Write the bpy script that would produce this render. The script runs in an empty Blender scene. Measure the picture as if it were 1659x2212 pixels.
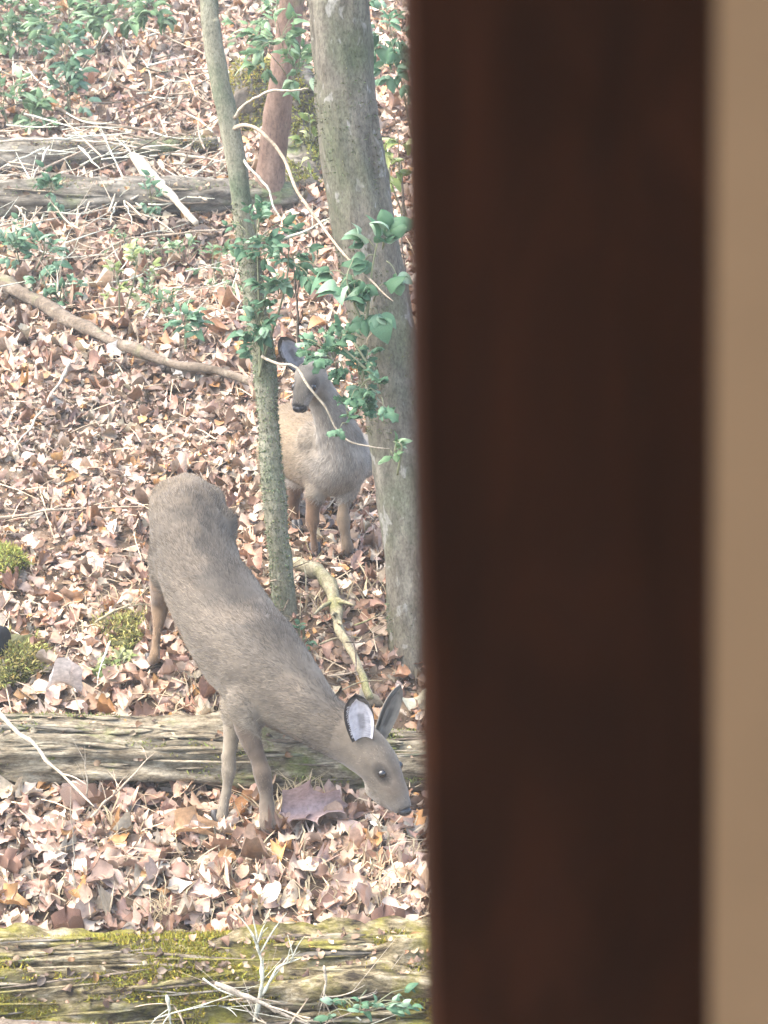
import bpy, math, random
import numpy as np
from mathutils import Vector, Matrix
from mathutils.bvhtree import BVHTree

random.seed(7); RNG = np.random.default_rng(7)
SC = bpy.context.scene
COL = SC.collection

# ------------------------------------------------------------------ camera
CAM = Vector((0.0, 0.0, 4.05))
PITCH, ROLL = math.radians(18.0), math.radians(-1.7)
W, H, F = 1659.0, 2212.0, 5022.0            # working picture grid and focal length in it
fwd = Vector((0, math.cos(PITCH), -math.sin(PITCH)))
r0, u0 = Vector((1, 0, 0)), Vector((0, math.sin(PITCH), math.cos(PITCH)))
rgt = r0 * math.cos(ROLL) + u0 * math.sin(ROLL)
upv = -r0 * math.sin(ROLL) + u0 * math.cos(ROLL)
cd = bpy.data.cameras.new('camera'); cam = bpy.data.objects.new('camera', cd); COL.objects.link(cam)
m = Matrix((rgt, upv, -fwd)).transposed().to_4x4(); m.translation = CAM
cam.matrix_world = m
cd.sensor_fit = 'HORIZONTAL'; cd.sensor_width = 36.0; cd.lens = 36.0 * F / W
cd.clip_start = 0.05; cd.clip_end = 600
cd.dof.use_dof = True; cd.dof.focus_distance = 9.6; cd.dof.aperture_fstop = 13.5
SC.camera = cam

# ------------------------------------------------------------------ light
SUN_EL, SUN_AZ = math.radians(58), math.radians(-98)      # azimuth from +Y towards +X: soft high light from the left
world = bpy.data.worlds.new('World'); SC.world = world; world.use_nodes = True
nt = world.node_tree; bg = nt.nodes['Background']
sky = nt.nodes.new('ShaderNodeTexSky'); sky.sky_type = 'NISHITA'; sky.sun_disc = False
sky.sun_elevation = SUN_EL; sky.sun_rotation = SUN_AZ; sky.air_density = 1.0; sky.dust_density = 3.0; sky.ozone_density = 0.6
nt.links.new(sky.outputs[0], bg.inputs['Color']); bg.inputs['Strength'].default_value = 0.15
sl = bpy.data.lights.new('sun', 'SUN'); sl.energy = 1.4; sl.angle = math.radians(75); sl.color = (1.0, 0.92, 0.78)
sun = bpy.data.objects.new('sun', sl); COL.objects.link(sun)
sd = Vector((math.sin(SUN_AZ) * math.cos(SUN_EL), math.cos(SUN_AZ) * math.cos(SUN_EL), math.sin(SUN_EL)))
sun.rotation_euler = sd.to_track_quat('Z', 'Y').to_euler(); sun.location = (0, 6, 20)
SC.view_settings.view_transform = 'Standard'; SC.view_settings.look = 'None'
SC.view_settings.exposure = 2.72; SC.view_settings.gamma = 1.0; SC.view_settings.use_curve_mapping = False

# ------------------------------------------------------------------ noise and terrain
def _hash(i, j, s):
    h = (i.astype(np.int64) * 374761393 + j.astype(np.int64) * 668265263 + s * 974634777) & 0x7fffffff
    h = ((h ^ (h >> 13)) * 1274126177) & 0x7fffffff
    return ((h ^ (h >> 16)) & 0xffff) / 65535.0
def vnoise(x, y, s=0):
    x = np.asarray(x, float); y = np.asarray(y, float)
    i, j = np.floor(x), np.floor(y); fx, fy = x - i, y - j
    fx = fx * fx * (3 - 2 * fx); fy = fy * fy * (3 - 2 * fy)
    i = i.astype(np.int64); j = j.astype(np.int64)
    a = _hash(i, j, s); b = _hash(i + 1, j, s); c = _hash(i, j + 1, s); d = _hash(i + 1, j + 1, s)
    return (a * (1 - fx) + b * fx) * (1 - fy) + (c * (1 - fx) + d * fx) * fy - 0.5
def fbm(x, y, s=0, o=4):
    t = 0; a = 1.0
    for k in range(o):
        t = t + a * vnoise(np.asarray(x) * 2 ** k, np.asarray(y) * 2 ** k, s + k * 17); a *= 0.5
    return t
_py = [-60, 0, 5, 6.6, 7.3, 7.62, 7.98, 8.4, 8.75, 8.95, 9.25, 9.8, 12, 16, 24, 40, 80, 200, 500]
_pz = [-3.5, -1.0, -0.62, -0.5, -0.42, -0.28, -0.08, 0.0, 0.03, 0.17, 0.34, 0.55, 0.86, 1.5, 3.0, 6.5, 13.5, 40, 90]
_gy = np.arange(-60, 500, 0.02); _gz = np.interp(_gy, _py, _pz)
_k = np.exp(-0.5 * (np.arange(-8, 9) / 3.5) ** 2); _k /= _k.sum()
_gz = np.convolve(np.pad(_gz, 8, 'edge'), _k, 'valid')
def hgt(x, y):
    x = np.asarray(x, float); y = np.asarray(y, float)
    z = np.interp(y, _gy, _gz)
    far = np.clip((y - 9.5) / 4, 0, 1)
    return z + 0.05 * fbm(x * 1.6, y * 1.6, 3, 3) + far * 0.22 * fbm(x * 0.55, y * 0.55, 9, 2) + 0.02 * x * far
def ray(px, py):
    d = fwd * F + rgt * (px - W / 2) - upv * (py - H / 2)
    return d / d.y
def at(px, py, Y):                    # the point of a sight line at depth Y
    return CAM + ray(px, py) * Y
def gnd(px, py, lift=0.0):            # where a sight line meets the forest floor
    d = ray(px, py); ys = np.arange(6.0, 60, 0.02)
    zs = CAM.z + d.z * ys; g = hgt(CAM.x + d.x * ys, ys)
    k = np.argmax(zs <= g + lift); y = ys[k]
    return Vector((CAM.x + d.x * y, y, CAM.z + d.z * y))
def air(px, py, k=0.985):
    g = gnd(px, py); return CAM + (g - CAM) * k
def spx(Y): return F / (Y * 1.06)     # picture grid units per metre at depth Y

# ------------------------------------------------------------------ mesh helpers
BASE = {}
def mesh_data(name, V, Fc, m=None, smooth=True, colors=None):
    me = bpy.data.meshes.new(name)
    V = np.asarray(V, np.float32).reshape(-1, 3)
    if isinstance(Fc, np.ndarray) and Fc.ndim == 2:
        n, k = Fc.shape
        me.vertices.add(len(V)); me.vertices.foreach_set('co', V.ravel())
        me.loops.add(n * k); me.loops.foreach_set('vertex_index', Fc.astype(np.int32).ravel())
        me.polygons.add(n)
        me.polygons.foreach_set('loop_start', (np.arange(n) * k).astype(np.int32))
        me.update(calc_edges=True)
    else:
        me.from_pydata(V.tolist(), [], [list(map(int, f)) for f in Fc]); me.update()
    if smooth and len(me.polygons):
        me.polygons.foreach_set('use_smooth', np.ones(len(me.polygons), bool))
    if colors is not None:
        a = me.attributes.new('tint', 'FLOAT_COLOR', 'POINT')
        c = np.ones((len(V), 4), np.float32); c[:, :3] = colors
        a.data.foreach_set('color', c.ravel())
    if m: me.materials.append(m)
    return me
def put(name, me, parent=None, loc=(0, 0, 0)):
    o = bpy.data.objects.new(name, me); COL.objects.link(o)
    if parent: o.parent = parent
    o.location = loc; return o
def tag(o, label=None, cat=None, group=None, kind=None):
    if label: o['label'] = label
    if cat: o['category'] = cat
    if group: o['group'] = group
    if kind: o['kind'] = kind
    return o
def thing(name, label, cat, base, group=None):
    e = bpy.data.objects.new(name, None); COL.objects.link(e); e.location = base
    e.empty_display_size = 0.1
    BASE[e.name] = Vector(base); return tag(e, label, cat, group)
def part(name, V, Fc, m, parent, smooth=True, colors=None, label=None):   # V in world space
    b = np.array(BASE[parent.name]); V = np.asarray(V, float) - b
    o = put(name, mesh_data(name, V, Fc, m, smooth, colors), parent)
    BASE[o.name] = Vector(b)
    if label: o['label'] = label
    return o
def solo(name, V, Fc, m, base, label, cat, group=None, smooth=True, colors=None):
    V = np.asarray(V, float) - np.array(base)
    o = put(name, mesh_data(name, V, Fc, m, smooth, colors), None, base); BASE[o.name] = Vector(base)
    return tag(o, label, cat, group)
def spline(pts, n):
    """Catmull-Rom through rows of numbers, n samples"""
    P = np.asarray(pts, float)
    if len(P) < 3:
        t = np.linspace(0, 1, n)[:, None]; return P[0] * (1 - t) + P[-1] * t
    seg = np.r_[0, np.cumsum(np.maximum(1e-6, np.linalg.norm(np.diff(P[:, :3], axis=0), axis=1)) ** 0.5)]
    T = np.linspace(0, seg[-1], n); out = []
    Q = np.vstack([2 * P[0] - P[1], P, 2 * P[-1] - P[-2]])
    for t in T:
        i = min(np.searchsorted(seg, t, 'right') - 1, len(P) - 2); u = (t - seg[i]) / (seg[i + 1] - seg[i])
        a, b, c, d = Q[i], Q[i + 1], Q[i + 2], Q[i + 3]
        out.append(0.5 * (2 * b + (c - a) * u + (2 * a - 5 * b + 4 * c - d) * u * u + (3 * b - a - 3 * c + d) * u ** 3))
    return np.array(out)
def tube(pts, radii, seg=8, n=None, rough=0.0, ridges=0.0, seed=0, freq=6.0, closed=True, flat=1.0):
    """a limb or log along pts; rough = knobbly relief, ridges = relief running lengthwise (both as a share of the radius)"""
    P = np.array([list(p) + [r] for p, r in zip(pts, radii)], float)
    P = spline(P, n) if n else P
    C, R = P[:, :3], np.maximum(P[:, 3], 0.0004)
    N = len(C); T = np.gradient(C, axis=0); T /= np.linalg.norm(T, axis=1)[:, None] + 1e-9
    ref = np.array([0, 0, 1.0]) if abs(T[0][2]) < 0.8 else np.array([0, -1.0, 0])
    V = []; L = np.r_[0, np.cumsum(np.linalg.norm(np.diff(C, axis=0), axis=1))]
    a = np.linspace(0, 2 * np.pi, seg, endpoint=False)
    for i in range(N):
        u = ref - T[i] * ref.dot(T[i]); u /= np.linalg.norm(u) + 1e-9; ref = u; v = np.cross(T[i], u)
        k = np.ones(seg)
        if rough: k += rough * fbm(np.cos(a) * 1.7 + 5 + L[i] * freq * 0.35, np.sin(a) * 1.7 + L[i] * freq, seed, 3)
        if ridges: k += ridges * fbm(np.cos(a) * 4 + 9 + L[i] * 1.3, np.sin(a) * 4 + L[i] * 1.9, seed + 5, 4)
        V.append(C[i] + R[i] * (np.cos(a) * k * flat)[:, None] * u + R[i] * (np.sin(a) * k)[:, None] * v)
    V = np.vstack(V)
    i, j = np.meshgrid(np.arange(N - 1), np.arange(seg), indexing='ij'); j2 = (j + 1) % seg
    Fq = np.stack([i * seg + j, i * seg + j2, (i + 1) * seg + j2, (i + 1) * seg + j], -1).reshape(-1, 4)
    Fl = Fq.tolist()
    if closed:
        V = np.vstack([V, C[0], C[-1]]); c0, c1 = N * seg, N * seg + 1
        for q in range(seg):
            Fl.append([c0, (q + 1) % seg, q]); Fl.append([c1, (N - 1) * seg + q, (N - 1) * seg + (q + 1) % seg])
    return V, Fl
def join(parts):
    V, Fl, o = [], [], 0
    for v, f in parts:
        V.append(np.asarray(v)); Fl += [[i + o for i in q] for q in f]; o += len(v)
    return np.vstack(V), Fl

# ------------------------------------------------------------------ materials
def ramp(nt, fac, stops):
    r = nt.nodes.new('ShaderNodeValToRGB'); e = r.color_ramp.elements
    while len(e) < len(stops): e.new(0.5)
    for k, (p, c) in enumerate(stops): e[k].position = p; e[k].color = (*c, 1)
    nt.links.new(fac, r.inputs[0]); return r.outputs[0]
def noise(nt, vec, scale, detail=5, rough=0.6, dist=0.0):
    n = nt.nodes.new('ShaderNodeTexNoise'); n.inputs['Scale'].default_value = scale
    n.inputs['Detail'].default_value = detail; n.inputs['Roughness'].default_value = rough; n.inputs['Distortion'].default_value = dist
    if vec: nt.links.new(vec, n.inputs['Vector'])
    return n.outputs['Fac']
def mixc(nt, f, a, b, mode='MIX'):
    x = nt.nodes.new('ShaderNodeMix'); x.data_type = 'RGBA'; x.blend_type = mode
    for s, v in (('Factor', f), ('A', a), ('B', b)):
        k = {'Factor': 0, 'A': 6, 'B': 7}[s]
        if isinstance(v, (int, float)): x.inputs[k].default_value = v
        elif isinstance(v, tuple): x.inputs[k].default_value = (*v, 1)
        else: nt.links.new(v, x.inputs[k])
    return x.outputs[2]
def start(name, rough=0.85, spec=0.3):
    m = bpy.data.materials.new(name); m.use_nodes = True; nt = m.node_tree
    b = nt.nodes['Principled BSDF']; b.inputs['Roughness'].default_value = rough; b.inputs['Specular IOR Level'].default_value = spec
    return m, nt, b
def coords(nt, scale=(1, 1, 1)):
    t = nt.nodes.new('ShaderNodeTexCoord'); mp = nt.nodes.new('ShaderNodeMapping'); mp.inputs['Scale'].default_value = scale
    nt.links.new(t.outputs['Object'], mp.inputs['Vector']); return mp.outputs[0]
def bump(nt, b, h, s=0.5, d=0.02):
    k = nt.nodes.new('ShaderNodeBump'); k.inputs['Strength'].default_value = s; k.inputs['Distance'].default_value = d
    nt.links.new(h, k.inputs['Height']); nt.links.new(k.outputs[0], b.inputs['Normal'])
def bark(name, stops, scale, stretch=(1, 1, 1), patch=None, lichen=None, bs=0.6, bd=0.01, rough=0.9):
    m, nt, b = start(name, rough, 0.2); v = coords(nt, stretch)
    n = noise(nt, v, scale, 7, 0.65, 0.4); c = ramp(nt, n, stops)
    if patch:
        col, sc, lo, hi = patch
        pn = noise(nt, coords(nt), sc, 5, 0.6, 0.3); pm = ramp(nt, pn, [(lo, (0, 0, 0)), (hi, (1, 1, 1))])
        c2 = mixc(nt, noise(nt, coords(nt), sc * 12, 3), tuple(x * 0.55 for x in col), tuple(min(1, x * 1.5) for x in col)); c = mixc(nt, pm, c, c2)
    if lichen:
        col, sc, lo, hi = lichen
        pn = noise(nt, coords(nt, (1, 1, 0.6)), sc, 3, 0.5, 0.6); pm = ramp(nt, pn, [(lo, (0, 0, 0)), (hi, (1, 1, 1))]); c = mixc(nt, pm, c, col)
    fn = ramp(nt, noise(nt, coords(nt, tuple(q ** 0.5 for q in stretch)), scale * 5, 6, 0.75), [(0.32, (0.45,) * 3), (0.5, (0.95,) * 3), (0.7, (1.35,) * 3)])
    c = mixc(nt, 1.0, c, fn, 'MULTIPLY'); nt.links.new(c, b.inputs['Base Color'])
    bump(nt, b, noise(nt, v, scale * 2.2, 8, 0.75), bs, bd); return m
def tinted(name, rough=0.7, spec=0.3, trans=0.0, nscale=60, amt=0.5, sheen=0.0, random_obj=False):
    m, nt, b = start(name, rough, spec)
    a = nt.nodes.new('ShaderNodeAttribute'); a.attribute_name = 'tint'; c = a.outputs['Color']
    n = ramp(nt, noise(nt, coords(nt), nscale, 4), [(0.25, (1 - amt,) * 3), (0.75, (1 + amt * 0.6,) * 3)])
    c = mixc(nt, 1.0, c, n, 'MULTIPLY'); nt.links.new(c, b.inputs['Base Color'])
    if trans:
        t = nt.nodes.new('ShaderNodeBsdfTranslucent'); nt.links.new(c, t.inputs['Color'])
        x = nt.nodes.new('ShaderNodeMixShader'); x.inputs[0].default_value = trans
        nt.links.new(b.outputs[0], x.inputs[1]); nt.links.new(t.outputs[0], x.inputs[2])
        nt.links.new(x.outputs[0], nt.nodes['Material Output'].inputs['Surface'])
    if sheen:
        b.inputs['Sheen Weight'].default_value = sheen; b.inputs['Sheen Roughness'].default_value = 0.5
    return m
def leafmat(name, stops, trans=0.3, rough=0.6, spec=0.22):
    m, nt, b = start(name, rough, spec); oi = nt.nodes.new('ShaderNodeObjectInfo')
    c = ramp(nt, oi.outputs['Random'], stops)
    n = ramp(nt, noise(nt, coords(nt), 45, 4), [(0.3, (0.7,) * 3), (0.75, (1.25,) * 3)]); c = mixc(nt, 1.0, c, n, 'MULTIPLY')
    nt.links.new(c, b.inputs['Base Color'])
    t = nt.nodes.new('ShaderNodeBsdfTranslucent'); nt.links.new(c, t.inputs['Color'])
    x = nt.nodes.new('ShaderNodeMixShader'); x.inputs[0].default_value = trans
    nt.links.new(b.outputs[0], x.inputs[1]); nt.links.new(t.outputs[0], x.inputs[2])
    nt.links.new(x.outputs[0], nt.nodes['Material Output'].inputs['Surface']); return m
def plain(name, col, rough=0.5, spec=0.5):
    m, nt, b = start(name, rough, spec); c = mixc(nt, noise(nt, coords(nt), 40, 3), tuple(x * 0.8 for x in col), tuple(x * 1.2 for x in col))
    nt.links.new(c, b.inputs['Base Color']); return m

M = {}
M['trunk'] = bark('grey_bark', [(0.32, (0.065, 0.058, 0.045)), (0.5, (0.115, 0.104, 0.08)), (0.70, (0.175, 0.16, 0.125))], 20, (1, 1, 0.3),
                  patch=((0.075, 0.085, 0.05), 2.0, 0.45, 0.65), lichen=((0.19, 0.185, 0.16), 17, 0.62, 0.68))
M['sapling'] = bark('mossy_sapling_bark', [(0.3, (0.14, 0.133, 0.092)), (0.55, (0.205, 0.198, 0.142)), (0.75, (0.265, 0.255, 0.19))], 26, (1, 1, 0.3),
                    patch=((0.10, 0.12, 0.075), 3.0, 0.46, 0.62), bs=0.7)
M['redbark'] = bark('bare_brown_bark', [(0.3, (0.10, 0.062, 0.045)), (0.6, (0.175, 0.118, 0.088)), (0.8, (0.24, 0.175, 0.135))], 12, (1, 1, 0.25),
                    patch=((0.14, 0.14, 0.07), 1.8, 0.55, 0.66), bs=0.4)
M['weathered'] = bark('weathered_log_wood', [(0.35, (0.05, 0.038, 0.024)), (0.44, (0.16, 0.132, 0.088)), (0.55, (0.26, 0.222, 0.155)), (0.68, (0.40, 0.355, 0.26))], 15, (0.4, 2.0, 2.0),
                      patch=((0.15, 0.17, 0.055), 4.5, 0.56, 0.7), bs=0.9, bd=0.015)
M['mossylog'] = bark('mossy_rotten_bark', [(0.38, (0.025, 0.018, 0.01)), (0.46, (0.12, 0.095, 0.05)), (0.55, (0.25, 0.205, 0.12)), (0.66, (0.42, 0.37, 0.26))], 16, (0.55, 1.7, 1.7),
                     patch=((0.2, 0.18, 0.03), 3.4, 0.46, 0.62), bs=0.9, bd=0.02)
M['darklog'] = bark('dark_log_bark', [(0.36, (0.03, 0.026, 0.02)), (0.5, (0.10, 0.088, 0.068)), (0.66, (0.22, 0.2, 0.16))], 10, (0.4, 1.6, 1.6),
                    patch=((0.12, 0.14, 0.07), 3, 0.55, 0.68))
M['branch'] = bark('fallen_branch_bark', [(0.3, (0.06, 0.045, 0.03)), (0.55, (0.14, 0.11, 0.08)), (0.75, (0.24, 0.2, 0.155))], 16, (0.4, 1, 1),
                   patch=((0.15, 0.15, 0.08), 5, 0.58, 0.7))
M['paletwig'] = bark('bleached_twig', [(0.25, (0.2, 0.165, 0.115)), (0.7, (0.44, 0.385, 0.30))], 24, (1, 1, 1), bs=0.3)
M['tantwig'] = bark('tan_twig', [(0.25, (0.2, 0.15, 0.10)), (0.7, (0.42, 0.34, 0.25))], 24, (1, 1, 1), bs=0.3)
M['lichentwig'] = bark('lichen_twig', [(0.25, (0.26, 0.26, 0.2)), (0.7, (0.6, 0.6, 0.48))], 30, (1, 1, 1), bs=0.6)
M['darktwig'] = bark('dark_stem', [(0.25, (0.05, 0.04, 0.03)), (0.7, (0.13, 0.11, 0.085))], 20)
M['mossbranch'] = bark('mossy_branch_bark', [(0.25, (0.12, 0.10, 0.06)), (0.62, (0.33, 0.29, 0.19))], 18, patch=((0.2, 0.19, 0.09), 7, 0.5, 0.65))
M['rock'] = bark('mossy_rock_stone', [(0.3, (0.02, 0.02, 0.018)), (0.7, (0.07, 0.068, 0.06))], 8, patch=((0.085, 0.085, 0.025), 3.2, 0.36, 0.56))
M['litter'] = tinted('dead_leaf', 0.55, 0.45, 0.12, 55, 0.4)
M['fur'] = tinted('deer_fur', 0.9, 0.15, 0.0, 26, 0.28, sheen=0.15)
M['furstrand'] = tinted('deer_hair', 0.8, 0.25, 0.0, 30, 0.1)
M['moss'] = tinted('moss_shoots', 0.8, 0.2, 0.2, 30, 0.3)
M['straw'] = tinted('dry_straw', 0.7, 0.3, 0.15, 30, 0.3)
M['green'] = leafmat('green_leaf', [(0.0, (0.06, 0.11, 0.045)), (0.4, (0.11, 0.19, 0.085)), (0.75, (0.18, 0.28, 0.145)), (1.0, (0.34, 0.43, 0.27))])
M['bluegreen'] = leafmat('bluish_green_leaf', [(0.0, (0.045, 0.10, 0.05)), (0.45, (0.08, 0.165, 0.088)), (0.8, (0.14, 0.24, 0.145)), (1.0, (0.25, 0.35, 0.24))])
M['yellowgreen'] = leafmat('yellow_green_leaf', [(0.0, (0.12, 0.17, 0.05)), (0.5, (0.25, 0.30, 0.10)), (1.0, (0.45, 0.46, 0.25))])
M['greenstem'] = plain('green_stem', (0.14, 0.15, 0.08), 0.7)
M['eye'] = plain('deer_eye', (0.008, 0.006, 0.005), 0.08, 0.6)
M['nose'] = plain('deer_nose', (0.015, 0.014, 0.015), 0.35, 0.5)
M['hoof'] = plain('deer_hoof', (0.03, 0.027, 0.025), 0.5)
M['ear'] = tinted('ear_fur', 0.9, 0.15, 0, 40, 0.2)

# soil under the leaves
m, nt, b = start('woodland_soil', 0.95, 0.15)
v = coords(nt)
vor = nt.nodes.new('ShaderNodeTexVoronoi'); vor.inputs['Scale'].default_value = 11; nt.links.new(v, vor.inputs['Vector'])
sep = nt.nodes.new('ShaderNodeSeparateColor'); nt.links.new(vor.outputs['Color'], sep.inputs[0])
lc = ramp(nt, sep.outputs[0], [(0.0, (0.07, 0.05, 0.033)), (0.35, (0.14, 0.095, 0.062)), (0.7, (0.24, 0.17, 0.115)), (1.0, (0.36, 0.28, 0.2))])
c = mixc(nt, ramp(nt, noise(nt, v, 3, 6), [(0.35, (0.15,) * 3), (0.65, (0.75,) * 3)]), (0.065, 0.047, 0.032), lc)
nt.links.new(c, b.inputs['Base Color']); bump(nt, b, noise(nt, v, 25, 6), 0.8, 0.03); M['soil'] = m
# post and wall
m, nt, b = start('dark_stained_timber', 0.85, 0.05); v = coords(nt, (6, 6, 2.0))
c = ramp(nt, noise(nt, v, 3, 5, 0.55, 0.8), [(0.36, (0.0110, 0.0046, 0.0024)), (0.5, (0.0145, 0.0058, 0.0029)), (0.64, (0.0195, 0.0074, 0.0036))])
nt.links.new(c, b.inputs['Base Color']); bump(nt, b, noise(nt, v, 14, 4), 0.25, 0.003); M['timber'] = m
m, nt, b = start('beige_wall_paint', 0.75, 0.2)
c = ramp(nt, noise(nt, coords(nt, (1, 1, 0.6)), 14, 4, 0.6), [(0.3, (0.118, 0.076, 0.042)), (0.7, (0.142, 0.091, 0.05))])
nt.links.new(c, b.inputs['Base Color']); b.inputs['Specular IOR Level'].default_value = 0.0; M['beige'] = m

# ------------------------------------------------------------------ forest floor
xs = np.unique(np.r_[-300, -120, -60, -30, -16, np.arange(-10, -3.4, 0.4), np.arange(-3.4, 3.4, 0.05), np.arange(3.4, 10, 0.4), 16, 30, 60, 120, 300])
ysg = np.unique(np.r_[-60, -30, -12, np.arange(-6, 6.4, 0.4), np.arange(6.4, 12, 0.04), np.arange(12, 22, 0.08), np.arange(22, 40, 0.8), 45, 50, 56, 62, 68])
X, Y = np.meshgrid(xs, ysg, indexing='ij'); Z = hgt(X, Y)
nx, ny = X.shape; i, j = np.meshgrid(np.arange(nx - 1), np.arange(ny - 1), indexing='ij')
Fq = np.stack([i * ny + j, (i + 1) * ny + j, (i + 1) * ny + j + 1, i * ny + j + 1], -1).reshape(-1, 4)
ground = put('forest_floor', mesh_data('forest_floor', np.stack([X, Y, Z], -1).reshape(-1, 3), Fq, M['soil'])); tag(ground, kind='structure')
ground['label'] = 'sloping woodland floor covered with dead leaves'
BASE[ground.name] = Vector((0, 0, 0))

# ------------------------------------------------------------------ thin volume added to wash out the distance, as window glass does
hm = bpy.data.materials.new('added_veil_volume'); hm.use_nodes = True; hn = hm.node_tree; hn.nodes.clear()
ho = hn.nodes.new('ShaderNodeOutputMaterial'); hv = hn.nodes.new('ShaderNodeVolumePrincipled')
hv.inputs['Color'].default_value = (0.93, 0.95, 0.95, 1); hv.inputs['Density'].default_value = 0.0024; hv.inputs['Anisotropy'].default_value = 0.0
hn.links.new(hv.outputs[0], ho.inputs['Volume'])
HV = [(x, y, z) for z in (-6.0, 16.0) for y in (-70.0, 70.0) for x in (-310.0, 310.0)]
HF = [(0, 2, 3, 1), (4, 5, 7, 6), (0, 1, 5, 4), (2, 6, 7, 3), (0, 4, 6, 2), (1, 3, 7, 5)]
hz = put('added_veil', mesh_data('added_veil', HV, HF, hm, False)); tag(hz, 'thin pale veil added to wash out the view as window glass does', 'added_veil', kind='stuff')

# ------------------------------------------------------------------ post and wall in front
def box(x0, x1, y0, y1, z0, z1, c=0.0):
    if not c:
        V = [(x, y, z) for z in (z0, z1) for y in (y0, y1) for x in (x0, x1)]
        return V, [(0, 2, 3, 1), (4, 5, 7, 6), (0, 1, 5, 4), (2, 6, 7, 3), (0, 4, 6, 2), (1, 3, 7, 5)]
    ring = [(x0 + c, y0), (x1 - c, y0), (x1, y0 + c), (x1, y1 - c), (x1 - c, y1), (x0 + c, y1), (x0, y1 - c), (x0, y0 + c)]
    V = [(x, y, z) for z in (z0, z1) for x, y in ring]
    return V, [tuple(range(7, -1, -1)), tuple(range(8, 16))] + [(k, (k + 1) % 8, 8 + (k + 1) % 8, 8 + k) for k in range(8)]
pl, pr = at(905, 1106, 0.9), at(1650, 1106, 0.9)
V, Fc = box(pl.x, pr.x, 0.9, 1.02, float(hgt(0.1, 0.95)) - 0.05, 6.6, 0.004)
solo('porch_post', V, Fc, M['timber'], (pl.x, 0.9, float(hgt(0.1, 0.95))), 'tall dark brown wooden post standing out of focus beside the beige wall', 'post', smooth=False)
wl = at(1541, 1106, 0.56)
z0_, z1_ = float(hgt(0.1, 0.6)) - 0.05, 6.6
xy_ = [(wl.x, 0.56), (wl.x + 1.6, 0.56), (wl.x + 1.6, 0.60), (wl.x + 0.035, 0.60)]          # board end cut at a slant
V = [(x + 0.010 * (3.87 - z), y, z) for z in (z0_, z1_) for x, y in xy_]; Fc = [(3, 2, 1, 0), (4, 5, 6, 7)] + [(k, (k + 1) % 4, 4 + (k + 1) % 4, 4 + k) for k in range(4)]
solo('house_wall', V, Fc, M['beige'], (wl.x, 0.56, float(hgt(0.1, 0.6))), 'plain beige wall edge out of focus, right of the dark brown post', 'wall', smooth=False)

# ------------------------------------------------------------------ trees
def tuft_on_tube(P, n, seed, col, thr):
    r = np.random.default_rng(seed); i = r.integers(1, len(P) - 1, n); a = r.uniform(-0.7, 1.9, n)
    T = P[i + 1, :3] - P[i - 1, :3]; T /= np.linalg.norm(T, axis=1)[:, None]
    u = np.array([0, 0, 1.0]); v2 = np.cross(T, u); v2 /= np.linalg.norm(v2, axis=1)[:, None]; v2 *= np.where(v2[:, 1:2] > 0, -1, 1)
    N = np.sin(a)[:, None] * v2 + np.cos(a)[:, None] * u
    C = P[i, :3] + (P[i + 1, :3] - P[i, :3]) * r.random(n)[:, None] + N * (P[i, 3] * 0.99)[:, None]
    keep = fbm(C[:, 0] * 4, a * 2.2, seed + 3, 3) > thr
    C, N, T = C[keep], N[keep], T[keep]; n = len(C)
    return tufts(C, N, r, col, 0.018, 0.004)
def tufts(C, N, r, col, L, w):
    n = len(C); d = N + r.normal(0, 0.75, (n, 3)); d /= np.linalg.norm(d, axis=1)[:, None]
    s = np.cross(d, r.normal(0, 1, (n, 3))); s /= np.linalg.norm(s, axis=1)[:, None]
    l = (L * r.uniform(0.5, 1.5, n))[:, None]; V = np.stack([C - s * w, C + s * w, C + d * l], 1).reshape(-1, 3)
    c = np.array(col) * r.uniform(0.55, 1.6, (n, 1)) * r.uniform(0.85, 1.15, (n, 3))
    return V, np.repeat(c, 3, axis=0)
def moss_on(V, Fl, n, thr, seed, col, parent, L=0.012, w=0.003, sc=(5, 2.0)):
    Q = np.array([f for f in Fl if len(f) == 4]); V = np.asarray(V); r = np.random.default_rng(seed)
    ax = V[Q[:, 2]] - V[Q[:, 0]]; bx = V[Q[:, 3]] - V[Q[:, 1]]; Nf = np.cross(ax, bx); ar = np.linalg.norm(Nf, axis=1); Nf /= ar[:, None] + 1e-12
    k = r.choice(len(Q), n, p=ar / ar.sum()); wts = r.dirichlet((1, 1, 1, 1), n); C = (V[Q[k]] * wts[..., None]).sum(1); N = Nf[k]
    ok = (fbm(C[:, 0] * sc[0] + C[:, 1] * sc[0], C[:, 2] * sc[1], seed, 4) > thr) & (N[:, 1] < 0.35); C, N = C[ok], N[ok]
    v, c = tufts(C, N, r, col, L, w); o = part('moss', v, np.arange(len(v)).reshape(-1, 3), M['moss'], parent, False, c); o['kind'] = 'stuff'; return o
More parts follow.
